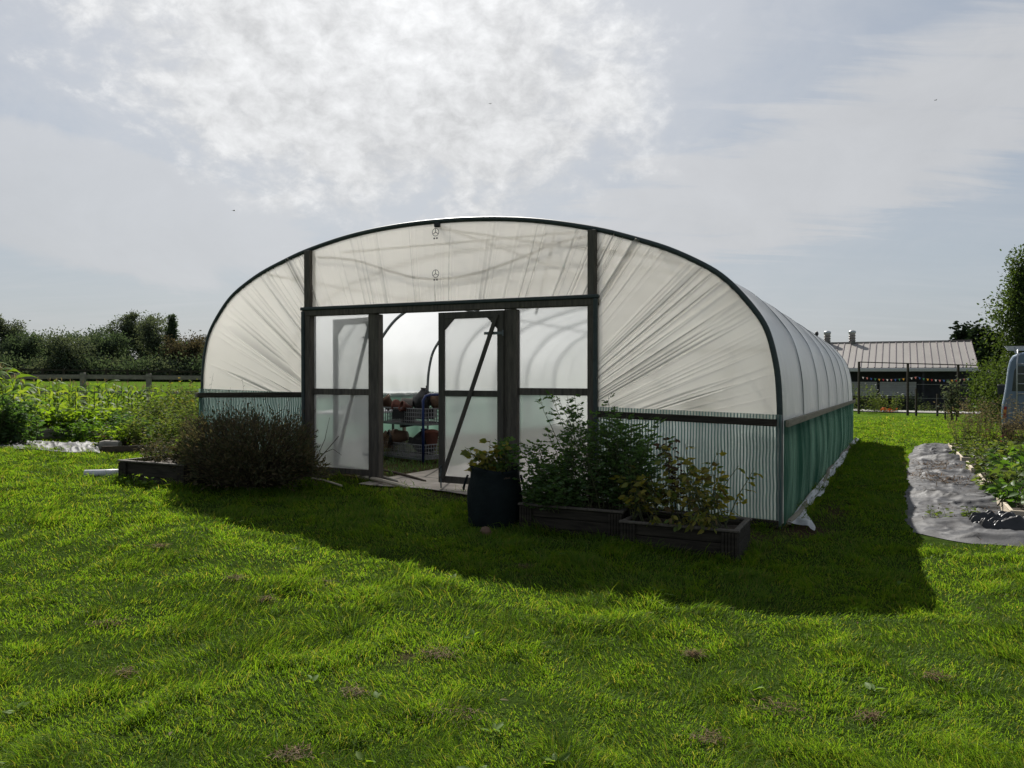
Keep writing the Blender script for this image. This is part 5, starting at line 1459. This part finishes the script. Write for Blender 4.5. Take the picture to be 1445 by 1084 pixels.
def wire_fence():
    ps = [(1212, 40.6), (1281, 39.2), (1352, 37.8), (1425, 36.4)]
    P = [((p - 722.5) / 1090 * Y, Y) for p, Y in ps]
    top = [EYE + (530 - py) / 1090 * Y for (p, Y), py in zip(ps, (511, 513, 515, 517))]
    o = thing('wire_fence', 'tall dark post and wire fence in front of the barn', 'fence', (P[0][0], P[0][1], gz(*P[0])))
    lp = lambda i, z: (P[i][0] - P[0][0], P[i][1] - P[0][1], z - o.location.z)
    for i in range(4):
        MB().bar(lp(i, gz(*P[i]) - .2), lp(i, top[i] + .02), .09, .09, (1, 0, 0)).build('post', M['dark_wood'], o)
    b = MB()
    for i in range(3): b.tube([lp(i, top[i]), lp(i + 1, top[i + 1])], .028, 6)
    b.build('top_rail', M['dark_wood'], o)
    b = MB()
    for f in (.02, .33, .62):
        for i in range(3): b.tube([lp(i, gz(*P[i]) + f * 2.4 + .1), lp(i + 1, gz(*P[i + 1]) + f * 2.4 + .1)], .007, 4)
    b.build('wires', M['hoop_metal'], o)
    for p, y0, y1 in ((1323, 556, 584), (1293, 548, 584)):
        X_, Y_ = (p - 722.5) / 1090 * 38.5, 38.5
        z1 = EYE + (530 - y0) / 1090 * Y_
        MB().bar((X_ - P[0][0], Y_ - P[0][1], gz(X_, Y_) - .1 - o.location.z), (X_ - P[0][0], Y_ - P[0][1], z1 - o.location.z), .08, .08, (1, 0, 0)).build('short_post', M['dark_wood'], o)
wire_fence()
# bunting under the eave
bx, by = (1300 - 722.5) / 1090 * 45.6, 45.6
bn = thing('bunting', 'string of small coloured bunting flags under the barn eave', 'bunting', (0, 0, 0))
cols = [(.75, .72, .68), (.55, .10, .10), (.75, .5, .10), (.12, .35, .18), (.12, .22, .5), (.7, .35, .3)]
fm = [leafm('flag_%s' % nme, [c, c], .4, (1, 1, 1), .02) for c, nme in zip(cols, ('white', 'red', 'yellow', 'green', 'blue', 'pink'))]
pts = []
for k in range(29):
    px = 1215 + k * 5.7; Y = 47.2 - (px - 1215) / 165 * 3.2
    py = 531.5 + 4.0 * math.sin(PI * ((k % 14) / 14)) * .9 + (1 if k > 14 else 0)
    pts.append(((px - 722.5) / 1090 * Y, Y, EYE - (py - 530) / 1090 * Y))
MB().tube(pts, .012, 4).build('string', M['black_pot'], bn)
for k in range(28):
    p = Vector(pts[k]).lerp(Vector(pts[k + 1]), .5); d = (Vector(pts[k + 1]) - Vector(pts[k])).normalized()
    a, c, e_ = p - d * .06, p + d * .06, p + Vector((0, -.03, -.14)); th_ = Vector((0, .006, 0))
    MB().add([a, c, e_, a + th_, c + th_, e_ + th_], [(0, 1, 2), (5, 4, 3), (0, 3, 4, 1), (1, 4, 5, 2), (2, 5, 3, 0)]).build('flag', fm[(k * 5) % 6], bn)
# road before the barn
n = 40
A, C = np.meshgrid(np.linspace(-16, 26, n), np.linspace(0, 1, 6), indexing='ij')
rx_, ry_ = (1381 - 722.5) / 1090 * 41.0, 41.0
Xw = rx_ + (A - 4) * RD[0] + C * 3.0 * VD[0]; Yw = ry_ + (A - 4) * RD[1] + C * 3.0 * VD[1]
ii = np.arange(n * 6).reshape(n, 6)
o = mesh_np('road', np.stack([Xw, Yw, g(Xw, Yw) + .06], -1).reshape(-1, 3), [np.stack([ii[:-1, :-1], ii[1:, :-1], ii[1:, 1:], ii[:-1, 1:]], -1).reshape(-1, 4)], solid('road_grey', (.30, .29, .27), (.22, .21, .2), .9, scale=3))
tag(o, 'pale grey track in front of the barn', 'road', kind='structure')

# ------------------------------------------------------------------ left: field fence and vegetable garden
def rail_fence(name, label, pxs, Y0, slope, top_h, rails, gw, m):
    P = []
    for px in pxs:
        Y = Y0 + (px - 150) * slope
        P.append(((px - 722.5) / 1090 * Y, Y))
    o = thing(name, label, 'fence', (P[0][0], P[0][1], 0))
    q = lambda i, z: (P[i][0] - P[0][0], P[i][1] - P[0][1], gz(*P[i]) + z)
    for i in range(len(P)):
        MB().box(Vector(q(i, top_h / 2 - .1)), (gw, gw, top_h + .2), bev=.008).build('post', M[m], o)
    for i in range(len(P) - 1):
        for z, h in rails:
            MB().bar(Vector(q(i, z)) + Vector((0, .09, 0)), Vector(q(i + 1, z)) + Vector((0, .09, 0)), .04, h, bev=.004).build('rail', M[m], o)
rail_fence('rail_fence', 'weathered grey post and two rail fence across the near field edge', [-70, 24, 117, 210, 302, 392], 28, .004, 1.22, ((1.08, .15), (.52, .12)), .15, 'grey_wood')
rail_fence('rail_fence', 'dark far fence running along the foot of the field hedge', list(range(-60, 330, 30)), 74, .0, 1.25, ((1.1, .15), (.65, .13)), .16, 'dark_wood')

ridge_soil = None
gx_, gy_ = at(70, 606)
lx, ly = at(30, 619); mx_, my_ = at(128, 619)
def lerp_at(p, q, t): return at(p[0] + (q[0] - p[0]) * t, p[1] + (q[1] - p[1]) * t)
# soil under the left garden
n = 60
A, C = np.meshgrid(np.linspace(-21, -9.4, n), np.linspace(1.6, 12.5, n), indexing='ij')
Xw = CX + A * RD[0] + C * VD[0]; Yw = CY + A * RD[1] + C * VD[1]
ii = np.arange(n * n).reshape(n, n)
# raised bed with a grey board
r0, v0 = RV(lx, ly); r1, v1 = RV(mx_, my_)
ang = math.atan2(my_ - ly, mx_ - lx)
Lb = math.hypot(mx_ - lx, my_ - ly)
bd = thing('raised_bed', 'low grey plank bed of lime green lettuces in the left garden', 'raised bed', ((lx + mx_) / 2, (ly + my_) / 2, gz((lx + mx_) / 2, (ly + my_) / 2)), ang)
MB().box((0, 0, .08), (Lb, .05, .22), bev=.006).build('side_board', M['grey_wood'], bd)
MB().box((0, 1.4, .08), (Lb, .05, .22), bev=.006).build('side_board', M['grey_wood'], bd)
for s in (-1, 1): MB().box((s * (Lb / 2 - .027), .7, .08), (.05, 1.345, .218), bev=.006).build('end_board', M['grey_wood'], bd)
MB().box((0, .7, .06), (Lb - .12, 1.34, .14)).build('soil', M['soil'], bd)
ca, sa = math.cos(ang), math.sin(ang)
def bedpt(t, d):
    return lx + (mx_ - lx) * t - sa * d, ly + (my_ - ly) * t + ca * d
k = 0
for d in (.4, 1.0):
    for t in np.linspace(.12, 1.35, 8):
        x, y = bedpt(t + .05 * (rng.random() - .5), d)
        o = thing('lettuce', 'lime green leafy lettuce plant in a bed row in the left garden', 'plant', (x, y, gz(x, y) + .12), 0, 'lime green lettuces in the left garden bed')
        bushy(o, rng, area_spots(rng, 12, .22, .22), .40, .7, 'lime', .13, .65, 7, .05, 1, .006, .25, droop=.1)
        k += 1

def corn(lab, x, y, h, rg, grp):
    t = thing('corn_plant', lab, 'corn plant', (x, y, gz(x, y)), rg.random() * 6, grp)
    MB().tube([(0, 0, -.03), (.02, 0, h * .5), (.0, .02, h * .9)], [.011, .009, .005], 6).build('stem', M['stem'], t)
    n = 9; B, D, L = [], [], []
    for j in range(n):
        a = j * PI + rg.gauss(0, .4) + (0 if j % 2 else .3)
        z = h * (.12 + .75 * j / n)
        B.append((0, 0, z)); D.append((math.cos(a) * .75, math.sin(a) * .75, 1)); L.append(h * (.42 + .15 * rg.random()))
    strips('leaves', np.array(B), np.array(D), np.array(L), np.full(n, .085), 1.7 + .6 * NR.random(n), M['corn'], t, 6)
    B = np.array([(0, .02, h * .9)] * 6); D = np.array([(rg.gauss(0, .3), rg.gauss(0, .3), 1) for _ in range(6)])
    strips('tassel', B, D, np.full(6, .16), np.full(6, .012), .5, M['tan_seed'], t, 3)
rg = random.Random(3)
for k in range(54):
    px = 18 + k * 5.0 + rg.gauss(0, 3); py = 597 + rg.gauss(0, 4) - (k % 3) * 4
    x, y = at(px, py)
    corn('young sweetcorn plant standing in the row behind the lettuces', x, y, 1.0 + .2 * rg.random() - .004 * k, rg, 'sweetcorn row in the left garden')
for k in range(16):
    px = -45 + k * 5.2 + rg.gauss(0, 3); py = 622 - (k % 4) * 4
    x, y = at(px, py)
    corn('tall dark sweetcorn plant in the block at the left frame edge', x, y, 1.55 - .03 * k + .25 * rg.random(), rg, 'tall sweetcorn at the left frame edge')
for k in range(5):
    x, y = at(-30 + k * 14, 628); o = thing('bean_bush', 'dark leafy bush at the foot of the tall sweetcorn', 'bush', (x, y, gz(x, y)), 0, 'bushes under the tall sweetcorn')
    bushy(o, rng, area_spots(rng, 22, .4, .3), .8, .5, 'tomato', .1, .55, 10, .08, 3, .006, .1)
wl_ = [((205, 618), .75, 'weed', 'feathery green weed clump right of the lettuces'), ((232, 612), .95, 'weed', 'tall feathery weed clump near the fence post'), ((262, 614), 1.0, 'weed', 'tall yellow-green weed clump beside the tunnel corner'), ((282, 622), .95, 'weed', 'weedy clump touching the left end of the tunnel'),
       ((185, 626), .5, 'tomato', 'low dark green weed behind the brown dead plant'), ((160, 632), .34, 'lime', 'small bright leafy weed at the end of the grey bed'), ((215, 632), .55, 'weed', 'weedy mound behind the old planter'), ((247, 634), .7, 'weed', 'green weed mound between planter and tunnel'), ((132, 622), .38, 'chard', 'leafy plant at the corner of the lettuce bed'), ((95, 619), .32, 'chard', 'leafy plant spilling over the grey board'), ((25, 620), .35, 'lime', 'bright leafy weed at the left end of the grey board')]
for p, h, m, lab in wl_:
    x, y = at(*p); o = thing('weed', lab, 'weed', (x, y, gz(x, y)), 0, 'weeds in the left garden')
    bushy(o, rng, area_spots(rng, 34 if h > .6 else 20, .5 if h > .5 else .3, .4), h, .55, m, .07 if h > .6 else .085, .4, 15, .08, 3, .004, .1, tipflower=('flower_yellow', .15, .03) if 'yellow' in lab else None)
x, y = at(252, 600); o = thing('squash_plant', 'yellow leaved squash plant in front of the tunnel corner', 'plant', (x, y, gz(x, y)), 0)
bushy(o, rng, area_spots(rng, 12, .4, .3), .75, .5, 'yellow_leaf', .17, .7, 6, .08, 1, .007, .4)
x, y = at(178, 632); o = thing('dead_plant', 'heap of brown dead stems beside the old planter', 'dead plant', (x, y, gz(x, y)))
bushy(o, rng, area_spots(rng, 26, .4, .3), .38, 1.2, 'brown_leaf', .07, .4, 9, .06, 3, .005, .1, 'dry_stem', droop=.3)
x, y = at(155, 637); o = MB().tube([(-.16, 0, .09), (-.08, 0, .1), (.16, .02, .09)], [.085, .095, .09], 12).build('log', M['grey_wood']); o.location = (x, y, gz(x, y)); tag(o, 'short cut log on the soil at the end of the left garden', 'log')
x, y = at(180, 640); o = MB().box((0, 0, .08), (.95, .04, .10), bev=.006).build('plank', M['dry_stem']); o.location = (x, y, gz(x, y)); o.rotation_euler = (0, rad(-2), -.12); tag(o, 'grey edging plank on edge behind the old planter', 'plank')

# membrane strip before the left bed
n1, n2 = 140, 26
T, Q = np.meshgrid(np.linspace(0, 1, n1), np.linspace(0, 1, n2), indexing='ij')
a0 = np.array(at(-40, 632)); a1 = np.array(at(140, 641)); b0 = np.array(at(-40, 617)); b1 = np.array(at(140, 628))
PX = (a0 + (a1 - a0) * T[..., None]) * (1 - Q[..., None]) + (b0 + (b1 - b0) * T[..., None]) * Q[..., None]
PX[..., 1] += .12 * (vnoise(T * 14, Q * 2) - .5)
z = g(PX[..., 0], PX[..., 1]) + .02 + (.03 * vnoise(T * 16, Q * 4) + .035 * (1 - np.abs(2 * vnoise(T * 22 + 4, Q * 5) - 1)) ** 4) * sstep(0, .2, Q)
ii = np.arange(n1 * n2).reshape(n1, n2)
o = mesh_np('weed_membrane', np.concatenate([PX, z[..., None]], -1).reshape(-1, 3), [np.stack([ii[:-1, :-1], ii[1:, :-1], ii[1:, 1:], ii[:-1, 1:]], -1).reshape(-1, 4)], M['membrane'], None, True)
tag(o, 'crinkled silver-black membrane strip along the front of the left garden', 'ground sheet')
# ground cover between the left beds
n = 9000
r_ = -22 + 13.2 * NR.random(n); v_ = 1.9 + 9 * NR.random(n)
xx = CX + r_ * RD[0] + v_ * VD[0]; yy = CY + r_ * RD[1] + v_ * VD[1]
o = leaf_mesh('ground_cover', np.stack([xx, yy, g(xx, yy) + .02 + .1 * NR.random(n)], 1), nrmz(np.stack([NR.normal(size=n), NR.normal(size=n), .5 + NR.random(n)], 1)), (.05 + .09 * NR.random(n))[:, None], np.full((n, 1), .5), M['weed'], None, .2, .2)
tag(o, 'mixed low weeds covering the soil of the left garden', 'weeds', kind='stuff')

# ------------------------------------------------------------------ birds
def bird(label, px, py, dist, roll):
    d = Vector(((px - 722.5) / 1090, 1, (530 - py) / 1090)).normalized()
    p = Vector((0, 0, EYE)) + d * dist
    b = thing('bird', label, 'bird', p, roll)
    body = MB()
    body.tube([(-.16, 0, 0), (-.10, 0, .01), (0, 0, .0), (.09, 0, .01), (.14, 0, .025), (.18, 0, .02)], [.006, .03, .045, .035, .025, .004], 8)
    for s in (-1, 1):
        body.add([(.06, s * .03, .01), (.08, s * .16, .06), (.0, s * .34, .03), (-.03, s * .15, .055), (-.05, s * .03, .0), (.06, s * .03, .004), (.08, s * .16, .054), (.0, s * .34, .026), (-.03, s * .15, .049), (-.05, s * .03, -.006)],
                 [(0, 1, 3, 4), (1, 2, 3), (9, 8, 6, 5), (8, 7, 6), (0, 5, 6, 1), (1, 6, 7, 2), (2, 7, 8, 3), (3, 8, 9, 4)])
    body.add([(-.14, -.015, 0), (-.14, .015, 0), (-.25, .04, .0), (-.25, -.04, 0), (-.14, -.015, .008), (-.14, .015, .008), (-.25, .04, .006), (-.25, -.04, .006)], [(0, 1, 2, 3), (7, 6, 5, 4), (0, 4, 5, 1), (1, 5, 6, 2), (2, 6, 7, 3), (3, 7, 4, 0)])
    body.build('body', M['black_pot'], b, True)
bird('small dark bird flying left of the tunnel roof', 331, 298, 95, .4)
bird('small dark bird flying high above the tunnel doors', 692, 148, 120, 1.2)
bird('small dark bird flying high on the right', 1318, 143, 130, .2)
